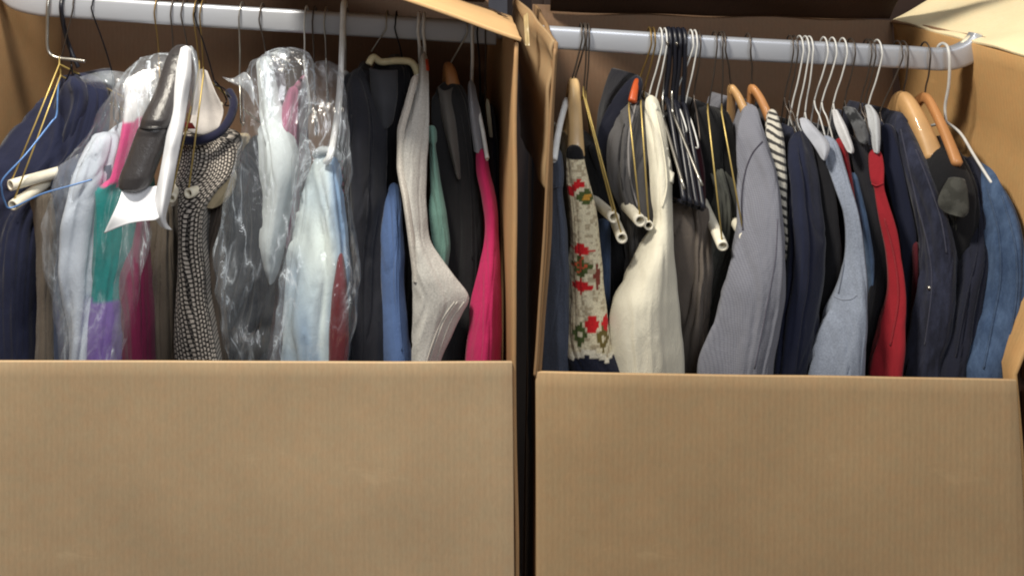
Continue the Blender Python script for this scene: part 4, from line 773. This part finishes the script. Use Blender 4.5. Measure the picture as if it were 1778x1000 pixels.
hanger('wire_hanger', 1146, 1126, 170, (1140, 250, 1.37), WHITEWIRE, 'left white wire hanger in the cream blouse', GR)
hanger('wire_hanger', 1154, 1137, 180, (1150, 262, 1.37), WHITEWIRE, 'right white wire hanger in the cream blouse', GR)
lbs = ['black plastic hanger first in the dark cluster beside the cream blouse', 'black plastic hanger second in the dark cluster', 'black plastic hanger third in the dark cluster', 'black plastic hanger last in the dark cluster, right side']
for i, lb in enumerate(lbs):
    x = 1160+i*8.5; hanger('plastic_hanger', x, x-4+(i % 2)*4, 168+i*3, (1188+i*11, 345+i*4, 1.32), BLACKPLASTIC, lb, 'black plastic hangers clustered on the right rod', r=0.0034)
for i, (a, b, c, d, lb) in enumerate([(1152, 205, 1188, 328, 'added silver arm for the left highlight among the black hangers'), (1168, 196, 1219, 322, 'added silver arm for the right highlight among the black hangers')]):
    root = empty('wire_hanger', P(a, b, 1.40), lb, 'hanger', GR)  # highlights on the black hangers, built as added steel arms
    tube('arm', [P(a, b, 1.395), P((a+c)/2, (b+d)/2, 1.345), P(c, d, 1.30)], 0.0022, STEEL, root, n=3, seg=6)
    tube('neck', [P(a, b, 1.395), P(a-1, b-40, DR), P(a+6, rody(a+6)+18, DR-0.006), P(a+7, rody(a+7)-4, DR-0.024)], 0.0018, STEEL, root, n=4, seg=6)
hanger('wire_hanger', 1199, 1171, 170, (1192, 225, 1.38), WHITEWIRE, 'pale wire hanger leaning left just right of the black cluster', GR)
hanger('wire_hanger', 1206, 1190, 182, (1212, 252, 1.36), WHITEWIRE, 'pale wire hanger with a sloping arm right of the black cluster', GR)
hanger('wire_hanger', 1212, 1205, 165, (1215, 240, 1.38), DARKWIRE, 'dark wire hanger behind the pale pair right of the black cluster', GR)
tube_hanger(1240, 1229, 195, (1255, 428, 1.30), (1228, 368, 1.385), DARKWIRE, 'trouser hanger with a cream tube end left of the lavender shirt', rad=0.0085, wtop=GOLD)
tube_hanger(1250, 1253, 195, (1292, 412, 1.31), (1278, 390, 1.37), DARKWIRE, 'trouser hanger whose gold wire reaches the lavender shirt', rad=0.0075, wtop=GOLD)
hanger('wooden_hanger', 1255, 1270, 150, (1306, 232, 1.405), WOOD, 'wooden hanger behind the lavender shirt', 'wooden hangers', hm=DARKWIRE, pad=0.0058)
hanger('wooden_hanger', 1298, 1306, 150, (1346, 236, 1.395), WOODORANGE, 'wooden hanger in front of the striped shirt', 'wooden hangers', hm=DARKWIRE, pad=0.0058)
R = [(1371, 1362, 170, DARKWIRE, 'dark wire hanger left of the white hook cluster'), (1379, 1370, 175, DARKWIRE, 'second dark wire hanger left of the white hook cluster'), (1388, 1372, 200, WHITEWIRE, 'leftmost white wire hanger of the cluster above the navy polo'), (1398, 1384, 205, WHITEWIRE, 'second white wire hanger of the cluster above the navy polo'),
     (1405, 1398, 195, WHITEWIRE, 'third white wire hanger of the cluster above the navy polo'), (1430, 1414, 175, WHITEWIRE, 'white wire hanger above the grey sweater collar, left of a pair'), (1445, 1427, 178, WHITEWIRE, 'white wire hanger above the grey sweater collar, right of a pair'), (1463, 1447, 180, WHITEWIRE, 'white wire hanger over the white collared red shirt'),
     (1477, 1467, 175, DARKWIRE, 'dark wire hanger right of the white collared red shirt'), (1505, 1494, 180, DARKWIRE, 'brass coloured wire hanger over the charcoal jacket'), (1512, 1500, 185, DARKWIRE, 'dark wire hanger over the charcoal jacket'), (1523, 1506, 190, WHITEWIRE, 'white wire hanger over the red sweater'), (1558, 1528, 195, DARKWIRE, 'dark slanting wire hanger over the navy jacket')]
for (tx, nx, ny, m, lb) in R: hanger('wire_hanger', tx, nx, ny, (nx+20, ny+70, 1.405), m, lb, GR)
hanger('wooden_hanger', 1568, 1568, 172, (1622, 280, 1.365), WOOD, 'broad wooden hanger left of the pair near the right wall', 'wooden hangers', hm=DARKWIRE, pad=0.0125)
hanger('wooden_hanger', 1606, 1606, 165, (1663, 288, 1.33), WOODORANGE, 'slim orange wooden hanger right of the pair near the right wall', 'wooden hangers', hm=DARKWIRE, pad=0.0062)
root = empty('wire_hanger', P(1642, 205, DR), 'large white wire hanger nearest the right wall holding the blue denim jacket', 'hanger', GR)
tube('hook', [P(1626, 92, DR+0.016), P(1630, 80, DR+0.01), P(1638, 76, DR), P(1646, 84, DR-0.018), P(1649, 110, DR-0.022), P(1647, 150, DR-0.012), P(1641, 185, DR), P(1643, 212, DR)], 0.0021, WHITEWIRE, root)
tube('arm', [P(1643, 212, DR), P(1668, 232, 1.405), P(1690, 268, 1.37), P(1712, 303, 1.34), P(1722, 318, 1.33)], 0.0021, WHITEWIRE, root)
tube('rear_arm', [P(1643, 212, DR), V3((P(1643, 212, DR).x-0.02, DR-DF+0.1, P(1643, 212, DR).z-0.04)), V3((P(1643, 212, DR).x-0.03, DR-DF+0.19, P(1643, 212, DR).z-0.1))], 0.0021, WHITEWIRE, root)

# ------------------------------------------------------------------ things behind
DW = simple((66, 42, 28), 0.5, 0, 0.001, 14, 0.4, stretch=(0.2, 1, 1))
root = empty('cabinet', (0.62, 0.85, 0), 'dark brown wooden cabinet standing behind the right box', 'cabinet')
quadbox('carcass', 0.24, 1.14, 0.62, 1.05, 0.01, 1.75, simple((44, 28, 22), 0.6, 0, 0.001, 14, 0.4, stretch=(0.2, 1, 1)), root)
quadbox('door', 0.26, 0.685, 0.598, 0.617, 0.08, 1.70, simple((46, 30, 24), 0.6, 0, 0.001, 14, 0.4, stretch=(0.2, 1, 1)), root); quadbox('door', 0.695, 1.12, 0.598, 0.617, 0.08, 1.70, simple((50, 32, 24), 0.6, 0, 0.001, 14, 0.4, stretch=(0.2, 1, 1)), root)
root = empty('crate', (1.12, 0.35, 0), 'dark slatted wooden crate right of the right box', 'crate')
for i in range(11): quadbox('slat', 0.93, 1.4, 0.25, 0.262, 0.05+i*0.085, 0.12+i*0.085, DW, root)
quadbox('post', 0.93, 0.96, 0.266, 0.30, 0.01, 1.0, DW, root); quadbox('post', 1.37, 1.40, 0.266, 0.30, 0.01, 1.0, DW, root)
